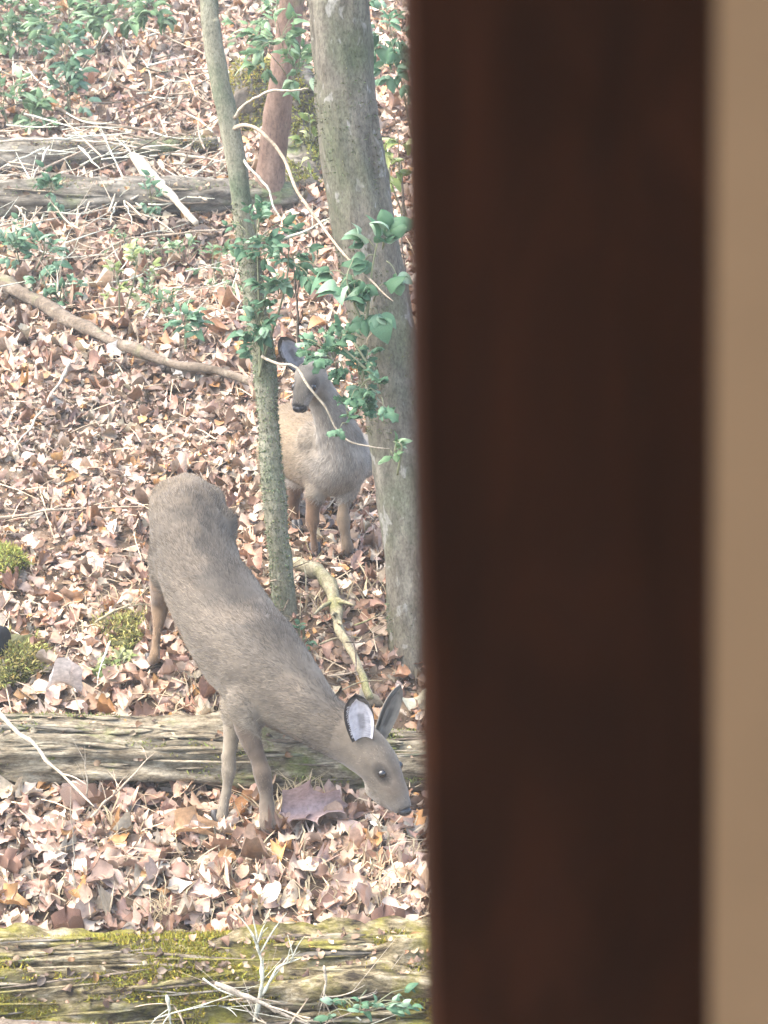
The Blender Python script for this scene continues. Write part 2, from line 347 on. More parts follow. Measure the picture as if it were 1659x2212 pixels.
def tree(name, label, pts, radii, mat, seg=20, moss=None, branches=(), rough=0.12, ridges=0.12, seed=1, flare=1.5, crown=True):
    base = pts[0]; t = thing(name, label, 'tree', base)
    P = list(pts); R = list(radii)
    d = (Vector(P[-1]) - Vector(P[-2])).normalized(); top = Vector(P[-1])
    for k in range(1, 4):
        P.append(top + (d + Vector((0.03 * k, 0.02, 0.1 * k))).normalized() * (1.3 * k)); R.append(radii[-1] * (1 - 0.14 * k))
    P.insert(0, Vector(P[0]) - Vector((0, 0, 0.15))); R.insert(0, R[0] * flare * 1.1); R[1] *= flare
    P.insert(2, Vector(P[1]).lerp(Vector(P[2]), 0.12)); R.insert(2, radii[0])
    V, Fc = tube(P, R, seg, 120, rough, ridges, seed)
    part('trunk', V, Fc, mat, t)
    if moss: moss_on(V, Fc, *moss, t)
    for bp, br, bm in branches:
        nb = len(bp) * 5; Q = spline(np.array([list(q) + [r] for q, r in zip(bp, br)]), nb); tb = np.linspace(0, 1, nb)
        for ax in range(3): Q[:, ax] += np.minimum(1, tb * 6) * 0.014 * 0.8 * fbm(tb * 9, tb * 0 + ax * 3.1 + len(bp), seed + ax, 3)
        V, Fc = tube(Q[:, :3], np.maximum(Q[:, 3], 0.002) * 0.58 * (1 + 0.2 * fbm(tb * 30, tb * 0, seed, 2)), 7, None, 0.3, 0, seed + 3, 14); part('branch', V, Fc, bm, t)
    if crown:
        lim = []; rr = random.Random(seed); e = Vector(P[-1]); e0 = Vector(P[-2])
        for k in range(9):
            s = e0.lerp(e, 0.25 + 0.08 * k); a = k * 2.4 + rr.random()
            q = s + Vector((math.cos(a), math.sin(a), 0.9)) * (0.5 + rr.random() * 0.4); q2 = q + Vector((math.cos(a + .4), math.sin(a + .4), 0.7)) * 0.6
            lim.append(tube([s, q, q2], [R[-1] * 0.5, R[-1] * 0.3, 0.006], 5, 7))
            for h in range(3):
                b2 = a + rr.uniform(-1.2, 1.2); s2 = s.lerp(q2, 0.4 + 0.2 * h)
                lim.append(tube([s2, s2 + Vector((math.cos(b2), math.sin(b2), 0.6)) * 0.5], [0.01, 0.003], 4, 4))
        V, Fc = join(lim); part('crown', V, Fc, mat, t)
    return t
def pl3(pts, d=0.0):  return [at(p[0], p[1], p[2] + d) for p in pts]
SY = gnd(620, 1345).y + 0.02
sap = [(620, 1352), (606, 1210), (592, 1060), (580, 900), (566, 760), (550, 640), (530, 500), (508, 330), (478, 190), (455, 60), (449, -40)]
SD = SY + 0.2 - 9.9
tree('young_tree', 'slender mossy sapling leaning left, rising behind the grazing deer\'s back',
     [at(x, y, SY + 0.03 * k) for k, (x, y) in enumerate(sap)], [0.052, 0.05, 0.048, 0.046, 0.046, 0.045, 0.044, 0.044, 0.042, 0.04, 0.038], M['sapling'], 16,
     branches=[(pl3([(500, 280, 9.9), (535, 270, 9.85), (570, 290, 9.8), (605, 335, 9.75), (650, 425, 9.6), (697, 490, 9.5), (750, 555, 9.35), (815, 620, 9.2), (850, 650, 9.15)], SD), [0.02, 0.014, 0.013, 0.013, 0.012, 0.011, 0.009, 0.007, 0.004], M['tantwig']),
               (pl3([(506, 255, 9.9), (530, 225, 9.85), (565, 205, 9.8), (610, 195, 9.78), (668, 191, 9.75)], SD), [0.015, 0.011, 0.010, 0.009, 0.005], M['paletwig']),
               (pl3([(520, 340, 9.9), (548, 370, 9.82), (575, 400, 9.8), (592, 440, 9.78), (607, 475, 9.75)], SD), [0.013, 0.01, 0.009, 0.008, 0.005], M['lichentwig']),
               (pl3([(566, 770, 9.7), (595, 785, 9.6), (632, 790, 9.55), (665, 832, 9.5), (700, 880, 9.48), (745, 945, 9.46), (800, 966, 9.44), (838, 969, 9.42), ], SD), [0.012, 0.010, 0.009, 0.009, 0.008, 0.008, 0.006, 0.003], M['paletwig'])],
     rough=0.3, ridges=0.12, seed=4, flare=1.25, moss=(22000, 0.12, 4, (0.15, 0.17, 0.10)))
TY = 9.3
tr = [(925, 1560), (912, 1400), (893, 1200), (868, 980), (838, 760), (800, 560), (768, 380), (748, 200), (735, 0), (728, -80)]
tree('tree', 'thick grey lichen spotted tree trunk leaning left, half hidden by the dark post',
     [at(x, y, TY + 0.04 * k) for k, (x, y) in enumerate(tr)], [0.145, 0.135, 0.132, 0.132, 0.132, 0.132, 0.132, 0.13, 0.13, 0.128], M['trunk'], 36,
     branches=[(pl3([(800, 770, 9.25), (790, 745, 9.2), (806, 710, 9.15), (808, 660, 9.12)]), [0.006, 0.005, 0.004, 0.003], M['tantwig']),
               (pl3([(850, 905, 9.2), (822, 868, 9.15), (806, 850, 9.1)]), [0.006, 0.005, 0.003], M['tantwig'])],
     rough=0.16, ridges=0.16, seed=9, flare=1.5, moss=(22000, 0.12, 9, (0.085, 0.095, 0.05)))
b2 = gnd(582, 455)
tree('bare_barked_tree', 'narrow tree with reddish brown lower trunk behind the slender sapling',
     [b2] + [at(x, y, b2.y - 0.02 * k) for k, (x, y) in enumerate([(585, 380), (596, 270), (606, 190), (622, 80), (636, -30)])],
     [0.1, 0.088, 0.084, 0.082, 0.08, 0.078], M['redbark'], 18, rough=0.2, ridges=0.2, seed=12, flare=1.25)
b3 = gnd(655, 400)
# mossy broken stump behind it
pts = [gnd(655, 405) - Vector((0, 0, 0.1))] + [at(x, y, b3.y + 0.35) for x, y in [(658, 340), (660, 260), (652, 190), (640, 130)]]
st = thing('rotten_stump', 'mossy rotten stump leaning between the reddish trunk and the thick trunk', 'stump', gnd(655, 405))
V, Fc = tube(pts, [0.19, 0.16, 0.14, 0.12, 0.06], 22, 40, 0.5, 0.25, 31, 7); part('trunk', V, Fc, M['darklog'], st); moss_on(V, Fc, 9000, -0.1, 3, (0.2, 0.2, 0.05), st, 0.03, 0.006)
b4 = gnd(545, 262)
st2 = thing('hollow_stump', 'yellow mossy stump with a dark disc as its shaded hollow beside the slender sapling', 'stump', b4)
V, Fc = tube([b4 - Vector((0, 0, .1)), b4 + Vector((0, 0, 0.16)), b4 + Vector((0.02, 0, 0.34)), b4 + Vector((0.02, 0, 0.44))], [0.2, 0.19, 0.17, 0.10], 22, 24, 0.5, 0.3, 33, 6)
part('trunk', V, Fc, M['darklog'], st2); moss_on(V, Fc, 6000, -0.2, 3, (0.27, 0.24, 0.06), st2, 0.03, 0.006)
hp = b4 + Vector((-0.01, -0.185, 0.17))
V, Fc = tube([hp + Vector((0, 0.06, 0)), hp, hp + Vector((0, -0.012, 0))], [0.11, 0.10, 0.07], 14, 6, 0.3, 0, 5); part('hollow', V, Fc, M['darktwig'], st2)  # solid dark disc; its colour stands in for the shade inside a hollow

# ------------------------------------------------------------------ logs
LOGS = []
def log(name, label, pts, radii, mat, seg=28, n=90, rough=0.16, ridges=0.3, seed=2, strips=0, moss=0, mosscol=(0.2, 0.2, 0.03), cat='log', smat=None, mossthr=0.0):
    LOGS.append((pts, radii, {'mossy_log': 700, 'fallen_log': 180}.get(name, 200), 0.012, 0.05))
    base = Vector(pts[len(pts) // 2]); base.z = float(hgt(base.x, base.y))
    t = thing(name, label, cat, base)
    V, Fc = tube(pts, radii, seg, n, rough, ridges, seed); part('trunk', V, Fc, mat, t)
    rr = random.Random(seed); P = spline(np.array([list(p) + [r] for p, r in zip(pts, radii)]), 60)
    for k in range(strips):                                   # slivers of loose bark and split wood lying on the log
        i = rr.randint(2, 52); ln = rr.randint(3, 7); a = rr.uniform(-0.55, 1.9)
        j = min(58, i + ln); w = rr.uniform(0.004, 0.017); lift = rr.uniform(0.97, 1.04); da = rr.uniform(-0.12, 0.12)
        q = []
        for s in range(i, j + 1):
            tt = P[min(59, s + 1), :3] - P[s - 1, :3]; tt /= np.linalg.norm(tt); u = np.array([0, 0, 1.0]); v2 = np.cross(tt, u); v2 /= np.linalg.norm(v2)
            if v2[1] > 0: v2 = -v2
            aa = a + da * (s - i) / 3
            q.append(P[s, :3] + P[s, 3] * lift * (math.sin(aa) * v2 + math.cos(aa) * u))
        V, Fc = tube(q, [0.3 * w] + [w] * (len(q) - 2) + [0.2 * w], 6, len(q) * 3, 0.6, 0.2, seed + k, 9, flat=0.5)
        part('bark_strip', V, Fc, mat if k % 3 else M[('weathered', 'branch', 'darklog')[k // 3 % 3]], t)
    if moss:
        Vv, cc = tuft_on_tube(P, moss, seed, mosscol, mossthr)
        part('moss', Vv, np.arange(len(Vv)).reshape(-1, 3), M['moss'], t, False, cc)['kind'] = 'stuff'
    return t
def onlog(px, pyb, r, dy=0.06):
    g = gnd(px, pyb); return Vector((g.x, g.y + dy, g.z + r * 0.8))
log('fallen_log', 'weathered grey log lying behind the grazing deer\'s front legs',
    [onlog(-330, 1688, 0.15), onlog(0, 1692, 0.15), onlog(250, 1695, 0.148), onlog(480, 1700, 0.142), onlog(720, 1705, 0.125), onlog(950, 1705, 0.12), onlog(1150, 1705, 0.11)],
    [0.15, 0.148, 0.146, 0.14, 0.125, 0.118, 0.1], M['weathered'], 56, 220, 0.24, 0.42, 21, strips=110, moss=9000, mosscol=(0.19, 0.2, 0.06), mossthr=0.22)
lg = [Vector((x, 7.52 + 0.01 * x, -0.225 - 0.01 * x)) for x in (-2.4, -1.2, -0.6, 0, 0.6, 1.2, 2.0)]
log('mossy_log', 'broad yellow green mossy rotten log along the bottom of the view',
    lg, [0.2, 0.215, 0.215, 0.21, 0.205, 0.2, 0.18], M['mossylog'], 64, 260, 0.24, 0.6, 25, strips=190, moss=60000, mosscol=(0.22, 0.195, 0.03), mossthr=0.0)
lg = [Vector((x, 7.16 - 0.02 * x, -0.30 - 0.09 * (x + 0.6))) for x in (-1.9, -1.0, -0.6, -0.2, 0.2)]
log('broken_log', 'short brown log lying at the foot of the mossy log, bottom left', lg, [0.1, 0.105, 0.1, 0.09, 0.06], M['branch'], 28, 70, 0.18, 0.4, 41, strips=8, moss=1500, mosscol=(0.2, 0.2, 0.05), mossthr=0.1)
log('dark_log', 'thick dark log under the tangle of pale twigs, upper left',
    [onlog(-300, 480, 0.14), onlog(0, 478, 0.14), onlog(200, 474, 0.135), onlog(400, 468, 0.125), onlog(520, 462, 0.11), onlog(640, 455, 0.1)], [0.15, 0.15, 0.14, 0.13, 0.11, 0.09], M['darklog'], 32, 90, 0.2, 0.35, 51, strips=10, moss=2500, mosscol=(0.14, 0.16, 0.07), mossthr=0.15)
log('old_log', 'dark half rotten log behind the tangle of twigs, uphill of the thick dark log',
    [onlog(-300, 376, 0.11), onlog(0, 374, 0.115), onlog(180, 372, 0.11), onlog(330, 352, 0.09), onlog(470, 330, 0.07)], [0.12, 0.125, 0.115, 0.085, 0.05], M['darklog'], 28, 80, 0.25, 0.35, 57, strips=6, moss=3000, mosscol=(0.2, 0.19, 0.06), mossthr=0.05)

# ------------------------------------------------------------------ branches and twigs lying about
def stick(label, pts, r, mat, k=0.985, name='twig', cat='twig', rough=0.3, side=0, seed=0, Y=None):
    """pts: picture grid points of the stick; it lies or leans a little clear of the floor"""
    P = [air(p[0], p[1], k) if Y is None else at(p[0], p[1], Y) for p in pts] if len(pts[0]) == 2 else [at(*p) for p in pts]
    rr = random.Random(seed + 77); n = len(P) * 4; b = Vector(P[0]); b.z = float(hgt(b.x, b.y))
    Q = spline(np.array([list(q) for q in P]), n); ln = float(np.linalg.norm(np.diff(Q, axis=0), axis=1).sum()); tt = np.linspace(0, 1, n)
    am = min(0.02, 0.014 * ln + 0.002) * (0.7 if r > 0.03 else 0.9 if cat == 'branch' else 1.0); w_ = np.minimum(1, np.minimum(tt, 1 - tt) * 6)
    for ax in range(3): Q[:, ax] += w_ * am * (fbm(tt * (2 + 5 * ln), tt * 0 + ax * 7.3, seed * 3 + ax, 3) * (0.5 if ax == 1 else 1.3))
    if r < 0.02: r = r * 0.7
    R = [r * (1.15 - 0.85 * t ** 1.4) * (1 + 0.25 * rr.uniform(-1, 1)) for t in tt]; R[0] *= 0.55; R[-1] *= 0.5
    if r >= 0.02: R = [max(q, 0.55 * r) for q in R]
    P = [Vector(q) for q in Q]; side = side + (2 if r < 0.02 and rough < 0.5 else 0)
    ps = [tube(P, R, 7, n * 2, rough, 0.1, seed, 14)]; n = len(P)
    if not side:
        return solo(name, *ps[0], mat, b, label, cat)
    t = thing(name, label, cat, b); part('stem', *ps[0], mat, t); rr = random.Random(seed)
    for q in range(side):
        f = rr.uniform(0.25, 0.9) * (n - 1); i = int(f); s = P[i].lerp(P[min(i + 1, n - 1)], f - i)
        d = (P[-1] - P[0]).normalized(); e = (d + Vector((rr.uniform(-1, 1), rr.uniform(-.6, .3), rr.uniform(0.0, 0.9)))).normalized() * rr.uniform(0.06, 0.2)
        part('side_twig', *tube([s, s + e * 0.5 + Vector((0, 0, 0.01)), s + e], [r * 0.45, r * 0.35, r * 0.12], 5, 8, 0.3, 0, q), mat, t)
    return t
stick('long grey brown fallen branch slanting down from the left edge to the sapling', [(-60, 580), (60, 640), (150, 690), (330, 772), (480, 806), (556, 830)], 0.042, M['branch'], 0.982, 'fallen_branch', 'branch', 0.2, seed=3)
stick('thick pale broken branch standing aslant over the dark log', [(286, 335), (335, 385), (380, 435), (424, 482)], 0.036, M['paletwig'], 0.94, 'broken_branch', 'branch', 0.35, seed=5)
stick('yellowish lichen covered branch leaning from the second deer\'s feet towards the grazing deer\'s ear', [(630, 1212), (690, 1238), (722, 1295), (738, 1367), (772, 1436), (800, 1508)], 0.029, M['mossbranch'], 0.978, 'lichen_branch', 'branch', 0.4, 5, 8)
stick('straight white stick lying across the left end of the grey log', [(-12, 1532), (56, 1598), (126, 1662), (204, 1743)], 0.014, M['paletwig'], 0.955, seed=6)
stick('thin tan twig rising from the litter to the grey log', [(197, 1766), (242, 1721), (290, 1672), (336, 1624)], 0.007, M['tantwig'], 0.97, seed=7, side=3)
stick('straight pale twig lying level against the grazing deer\'s rump', [(-20, 1122), (90, 1106), (180, 1099), (326, 1094)], 0.010, M['tantwig'], 0.985, seed=8)
stick('white stick slanting down to the left through the open leaf litter', [(152, 782), (115, 850), (73, 905), (28, 973)], 0.013, M['paletwig'], 0.98, seed=9)
stick('long pale stem lying level above the tangle of twigs', [(-10, 306), (112, 301), (225, 309), (349, 326)], 0.014, M['paletwig'], 0.96, seed=10)
stick('short pale stem lying just left of the sapling, upper part', [(371, 332), (420, 338), (490, 352)], 0.014, M['paletwig'], 0.97, seed=11)
stick('arching white twig hanging down in front of the dark log', [(107, 315), (82, 365), (58, 415), (44, 455), (31, 503)], 0.010, M['paletwig'], 0.955, seed=12, side=2)
stick('pale forked twig dropping from the long stem above the dark log', [(169, 315), (192, 340), (218, 366)], 0.012, M['lichentwig'], 0.955, seed=13)
stick('pale twig sloping down left across the middle of the dark log', [(236, 405), (205, 432), (171, 466), (152, 497)], 0.011, M['paletwig'], 0.958, seed=14, side=2)
stick('thin upright pale twig on the right of the twig tangle', [(254, 420), (247, 445), (240, 482)], 0.009, M['lichentwig'], 0.958, seed=15)
stick('thin pale twig leaning right on the dark log', [(262, 424), (273, 450), (285, 486)], 0.009, M['lichentwig'], 0.958, seed=16)
stick('faint grey twig slanting down to the left edge above the dark log', [(98, 318), (50, 340), (-8, 366)], 0.010, M['lichentwig'], 0.96, seed=17)
stick('thin grey twig bending down across the left end of the dark log', [(-8, 420), (42, 450), (60, 478), (84, 507)], 0.009, M['paletwig'], 0.957, seed=18)
stick('short hooked pale twig left of the dark log\'s middle', [(100, 408), (84, 440), (68, 474)], 0.008, M['paletwig'], 0.957, seed=19)
stick('pale arching branch reaching the top of the sapling', [(190, 50), (304, 57), (380, 88), (448, 119)], 0.016, M['tantwig'], 0.96, seed=20, side=3)
stick('slim brown branch lying level uphill of the long pale stem', [(120, 232), (170, 255), (225, 267), (337, 284), (440, 310)], 0.018, M['branch'], 0.975, seed=21)
stick('long tan twig curving over the litter below the dark log', [(480, 497), (323, 509), (233, 537), (174, 590)], 0.010, M['tantwig'], 0.978, seed=22, side=3)
stick('short pale twig above the long fallen branch, near its middle', [(295, 622), (340, 634), (398, 656)], 0.009, M['paletwig'], 0.978, seed=23)
stick('thin straight twig lying just above the long fallen branch', [(166, 674), (250, 664), (340, 660)], 0.007, M['tantwig'], 0.98, seed=24)
stick('pale twig bridging the sapling and the thick trunk', [(598, 522), (650, 503), (718, 468)], 0.009, M['lichentwig'], Y=9.6, seed=25)
stick('pale knobbly twig with curled tips standing by the mossy log', [(549, 2206), (560, 2150), (567, 2098), (560, 2047), (546, 1979)], 0.011, M['lichentwig'], Y=7.28, seed=26, side=6, rough=0.5)
stick('forked pale twig standing right of the knobbly one at the mossy log', [(566, 2150), (586, 2112), (602, 2088), (650, 2070)], 0.008, M['lichentwig'], Y=7.28, seed=27, side=3)
stick('smooth pale stick lying across the foot of the mossy log', [(465, 2124), (528, 2151), (594, 2181), (680, 2220)], 0.013, M['paletwig'], Y=7.22, seed=28)
stick('thin crooked white twig on the right end of the mossy log', [(700, 2086), (703, 2118), (700, 2160), (722, 2212)], 0.006, M['paletwig'], Y=7.25, seed=29, side=2)
stick('white stub of twig at the very bottom left of the mossy log', [(360, 2150), (366, 2185), (372, 2222)], 0.008, M['lichentwig'], Y=7.1, seed=30)
stick('tall thin straw coloured stem standing in the foreground litter', [(168, 1985), (160, 1900), (156, 1820), (152, 1700)], 0.005, M['paletwig'], Y=8.0, name='dry_stalk', cat='stalk', seed=31)
stick('thin white stem standing before the left end of the grey log', [(189, 1735), (186, 1680), (183, 1612)], 0.005, M['paletwig'], Y=8.5, name='dry_stalk', cat='stalk', seed=32)
stick('dark thin upright stem above the second deer\'s ear', [(648, 770), (645, 700), (640, 640), (634, 560)], 0.010, M['darktwig'], Y=9.95, name='twig', cat='twig', seed=33)
stick('dry twig lying behind the grazing deer\'s hind leg', [(205, 1345), (250, 1318), (300, 1307), (345, 1305)], 0.008, M['mossbranch'], 0.985, seed=34)
stick('curved pale twig hanging behind the grey log\'s upper edge', [(238, 1385), (220, 1430), (210, 1480)], 0.007, M['lichentwig'], 0.98, seed=35)
stick('thin dark twig standing right of the thick trunk near the post', [(866, 350), (868, 440), (872, 560), (880, 640)], 0.007, M['darktwig'], Y=10.6, seed=36)

def brush(label, spots, n, r, mats, seed, k0=0.955, k1=0.985, L=(60, 170), up=0.5):
    rr = random.Random(seed); b = gnd(*spots[0][:2]); t = thing('brush_pile', label, 'brush', b)
    for q in range(n):
        cx, cy, sx, sy = spots[rr.randrange(len(spots))]; x, y = cx + rr.uniform(-sx, sx), cy + rr.uniform(-sy, sy); a = rr.uniform(-0.15, math.pi - 0.3) if rr.random() < up else rr.gauss(0.1, 0.3)
        l = rr.uniform(*L); k = rr.uniform(k0, k1); bend = rr.uniform(-0.35, 0.35); P = []
        for f in (-0.5, -0.17, 0.17, 0.5):
            P.append(air(x + math.cos(a + bend * f) * l * f, y - math.sin(a + bend * f * 2) * l * f * 0.7, k + 0.012 * f * rr.uniform(-1, 1)))
        R_ = [r * rr.uniform(0.6, 1.2)] * 2 + [r * 0.6, r * 0.25]
        ps = [tube(P, R_, 5, 14, 0.3, 0, seed + q, 20)]
        for h in range(rr.randint(0, 2)):
            i = rr.randint(1, 2); e = (P[i + 1] - P[i]).normalized() + Vector((rr.uniform(-1, 1), rr.uniform(-.3, .3), rr.uniform(-.2, 1))) * 0.8
            ps.append(tube([P[i], P[i] + e * rr.uniform(0.04, 0.1), P[i] + e * rr.uniform(0.11, 0.2)], [r * 0.5, r * 0.35, r * 0.15], 4, 6, 0.2, 0, q))
        part('twig', *join(ps), M[mats[rr.randrange(len(mats))]], t)
brush('tangle of fine pale twigs heaped over the thick dark log, upper left', [(60, 420, 90, 70), (190, 410, 110, 80), (300, 430, 60, 60)], 46, 0.0065, ('paletwig', 'lichentwig', 'tantwig'), 3, 0.945, 0.975)
brush('loose fine twigs over the half rotten log, uphill of the tangle', [(120, 300, 140, 40), (330, 300, 120, 40), (420, 400, 60, 60)], 44, 0.007, ('tantwig', 'lichentwig', 'branch'), 5, 0.95, 0.98, up=0.3)
brush('thin scattered brush lying between the dark log and the long fallen branch', [(280, 560, 190, 70), (420, 640, 100, 70), (120, 560, 100, 60)], 40, 0.005, ('tantwig', 'lichentwig', 'paletwig'), 7, 0.965, 0.988, (50, 130), 0.6)
brush('faint thin twigs in the hollow below the top left bushes', [(300, 150, 130, 90), (400, 220, 60, 80), (120, 180, 100, 60)], 52, 0.007, ('tantwig', 'branch', 'lichentwig'), 9, 0.965, 0.985, (50, 130), 0.5)
brush('fine dry twigs lying around the young tree\'s foot', [(690, 1300, 60, 80), (760, 1400, 60, 80), (650, 1250, 40, 40)], 24, 0.004, ('tantwig', 'branch', 'mossbranch'), 11, 0.97, 0.99, (50, 120), 0.4)
brush('fine pale twigs strewn over the foot of the mossy log', [(420, 2150, 180, 50), (720, 2140, 160, 60), (600, 2180, 200, 40)], 34, 0.0035, ('paletwig', 'lichentwig', 'tantwig'), 13, 0.955, 0.975, (50, 150), 0.6)

# ------------------------------------------------------------------ rocks at the left edge
def rock(label, px, py, rad, seed, mossn, col):
    g = gnd(px, py); r = np.random.default_rng(seed); nu, nv = 28, 18; V = []; Fl = []
    for a in range(nv + 1):
        for q in range(nu):
            th = math.pi * a / nv; ph = 2 * math.pi * q / nu
            d = np.array([math.sin(th) * math.cos(ph), math.sin(th) * math.sin(ph), math.cos(th)])
            k = 1 + 0.95 * float(fbm(d[0] * 1.6 + seed, d[1] * 1.6 + d[2] * 1.2, seed, 4))
            V.append(np.array(g) + d * np.array(rad) * k)
    for a in range(nv):
        for q in range(nu): Fl.append([a * nu + q, a * nu + (q + 1) % nu, (a + 1) * nu + (q + 1) % nu, (a + 1) * nu + q])
    t = thing('mossy_rock', label, 'rock', g); part('stone', V, Fl, M['rock'], t)
    V = np.array(V); idx = r.integers(0, len(V), mossn); N = (V[idx] - np.array(g)) / np.array(rad); N /= np.linalg.norm(N, axis=1)[:, None]
    C = V[idx] + r.normal(0, 0.012, (mossn, 3)); ok = (N[:, 2] > -0.1) & (fbm(C[:, 0] * 5, C[:, 1] * 5 + C[:, 2] * 4, seed, 3) > -0.32)
    v, c = tufts(C[ok], N[ok], r, col, 0.02, 0.004); part('moss', v, np.arange(len(v)).reshape(-1, 3), M['moss'], t, False, c)['kind'] = 'stuff'
rock('bright green mossy rock cut off by the left edge, higher one', -10, 1245, (0.12, 0.16, 0.11), 3, 16000, (0.24, 0.245, 0.06))
rock('low yellow green mossy rock at the left edge, nearest the grey log', 20, 1440, (0.16, 0.15, 0.10), 5, 16000, (0.25, 0.235, 0.075))
rock('low mossy lump beside the grazing deer\'s hind hoof', 275, 1370, (0.13, 0.12, 0.07), 8, 7000, (0.28, 0.26, 0.09))

g = gnd(6, 1408); V = []; nu_, nv_ = 18, 12
for a in range(nv_ + 1):
    for q in range(nu_):
        th, ph = math.pi * a / nv_, 2 * math.pi * q / nu_; d = Vector((math.sin(th) * math.cos(ph) * 0.06, math.sin(th) * math.sin(ph) * 0.06, math.cos(th) * 0.085))
        V.append(g + Vector((0, -0.10, 0.07)) + d * (1 + 0.5 * float(fbm(d.x * 20 + 3, d.z * 14 + d.y * 16, 6, 3))))
solo('dark_stone', V, [[a * nu_ + q, a * nu_ + (q + 1) % nu_, (a + 1) * nu_ + (q + 1) % nu_, (a + 1) * nu_ + q] for a in range(nv_) for q in range(nu_)], plain('dark_stone', (0.012, 0.013, 0.014), 0.8, 0.2), g, 'small blackish stone cut off by the left edge in front of the moss', 'stone')

# ------------------------------------------------------------------ leaf litter
PAL = np.array([(0.37, 0.26, 0.19), (0.44, 0.31, 0.24), (0.58, 0.48, 0.38), (0.25, 0.145, 0.09), (0.14, 0.085, 0.055), (0.42, 0.23, 0.09), (0.36, 0.30, 0.235), (0.31, 0.18, 0.125), (0.54, 0.48, 0.40)])
PW = np.array([0.2, 0.18, 0.15, 0.12, 0.08, 0.06, 0.08, 0.08, 0.05])
def leaf_template(rs, n=7, lobed=False, ragged=0.1):
    xs_ = np.linspace(0, 1, n); V = []; rows = []; sh = rs.uniform(0.65, 1.1); wd = rs.uniform(0.26, 0.42)
    for k, x in enumerate(xs_):
        w = wd * max(0, math.sin(math.pi * x ** sh)) ** 0.75
        if lobed: w *= (1.0 if k % 2 else 0.74) * rs.uniform(0.88, 1.15)
        if k in (0, n - 1): rows.append([len(V)]); V.append((x - 0.5, 0, 0))
        else:
            s1, s2 = rs.uniform(-0.03, 0.03) + (0.05 if lobed and k % 2 else 0), rs.uniform(-0.03, 0.03) + (0.05 if lobed and k % 2 else 0)
            rows.append([len(V), len(V) + 1, len(V) + 2])
            V += [(x - 0.5 + s1, -w * (1 + rs.uniform(-ragged, ragged)), rs.uniform(-.05, .05)), (x - 0.5, rs.uniform(-.02, .02), 0), (x - 0.5 + s2, w * (1 + rs.uniform(-ragged, ragged)), rs.uniform(-.05, .05))]
    Ft = []
    for a, b in zip(rows[:-1], rows[1:]):
        if len(a) == 1: Ft += [(a[0], b[1], b[0]), (a[0], b[2], b[1])]
        elif len(b) == 1: Ft += [(a[0], a[1], b[0]), (a[1], a[2], b[0])]
        else: Ft += [(a[0], a[1], b[1]), (a[0], b[1], b[0]), (a[1], a[2], b[2]), (a[1], b[2], b[1])]
    return np.array(V), np.array(Ft)
def curl(T, c1, c2, tw, fold):
    """bend flat template copies: T (k,3), params (n,) -> (n,k,3)"""
    x, y = T[:, 0][None], T[:, 1][None]; c1, c2, tw, fold = (np.asarray(q)[:, None] for q in (c1, c2, tw, fold))
    z = c1 * x * x * 2 + c2 * y * y * 3 + tw * x * y * 2.5 + fold * np.abs(y)
    k = 1 - 0.25 * np.minimum(1, np.abs(c2) + np.abs(fold)) * np.ones_like(y)
    return np.stack([x * (1 - 0.15 * np.abs(c1)), y * k, z], -1)
def leaf_grid(seed, lobed=0.0, wide=1.0, arch=0.3, cup=0.2, twist=0.15, wave=0.06, nu=11, nv=5):
    r = random.Random(seed); sh = r.uniform(0.62, 0.85); ph = r.uniform(0, 6); A, B, Tq = r.gauss(arch, 0.15), r.gauss(cup, 0.25), r.gauss(0, twist); side_b = r.gauss(0, 0.12); V, Fl = [], []
    for a in range(nu):
        u = a / (nu - 1); w = 0.34 * wide * max(0.0, math.sin(math.pi * u ** sh)) ** 0.8 + 0.004
        lb = 1 + lobed * (0.32 * math.sin(u * 5.2 * math.pi + 0.6) - 0.05)
        for b in range(nv):
            v = b / (nv - 1) * 2 - 1; e = abs(v); k = w * (1 + (lb - 1) * e + 0.08 * r.uniform(-1, 1) * e * (1 if lobed else 0.5))
            x = u - 0.5 + 0.10 * lobed * e * math.sin(u * 5.2 * math.pi + 1.8); y = v * k + side_b * u * u
            z = -A * (u - 0.35) ** 2 * 1.6 + B * v * v * w * 2.2 - 0.10 * (1 - e) * w + Tq * (u - .5) * v * 1.2 + wave * e * math.sin(u * 9 + ph + v * 2)
            V.append((x, y * (1 - 0.3 * min(1, abs(B))), z))
    for a in range(nu - 1):
        for b in range(nv - 1):
            q = a * nv + b; Fl += [(q, q + 1, q + nv + 1), (q, q + nv + 1, q + nv)]
    return np.array(V), np.array(Fl)
def scatter(x, y, size, rs, z_extra, tilt):
    n = len(x); e = 0.05
    gx = (hgt(x + e, y) - hgt(x - e, y)) / (2 * e); gy = (hgt(x, y + e) - hgt(x, y - e)) / (2 * e)
    gx, gy = np.clip(gx, -0.4, 0.4), np.clip(gy, -0.4, 0.4)
    N = np.stack([-gx, -gy, np.ones(n)], -1) + rs.normal(0, 1, (n, 3)) * tilt[:, None]; N /= np.linalg.norm(N, axis=1)[:, None]
    a = rs.uniform(0, 2 * np.pi, n); d = np.stack([np.cos(a), np.sin(a), np.zeros(n)], -1)
    U = d - N * (d * N).sum(1)[:, None]; U /= np.linalg.norm(U, axis=1)[:, None]; Vv = np.cross(N, U)
    Pz = hgt(x, y) + z_extra
    return np.stack([x, y, Pz], -1), U, Vv, N
def palette(n, rs, x, y):
    k = rs.choice(len(PAL), n, p=PW / PW.sum()); c = PAL[k] * np.array((1.08, 1.03, 0.95)) * rs.uniform(0.5, 1.12, (n, 1)) * rs.uniform(0.95, 1.05, (n, 3))
    z = np.clip(0.95 + 0.7 * fbm(x * 0.9, y * 0.9, 77, 3), 0.5, 1.3); return c * z[:, None]
rs = np.random.default_rng(11)
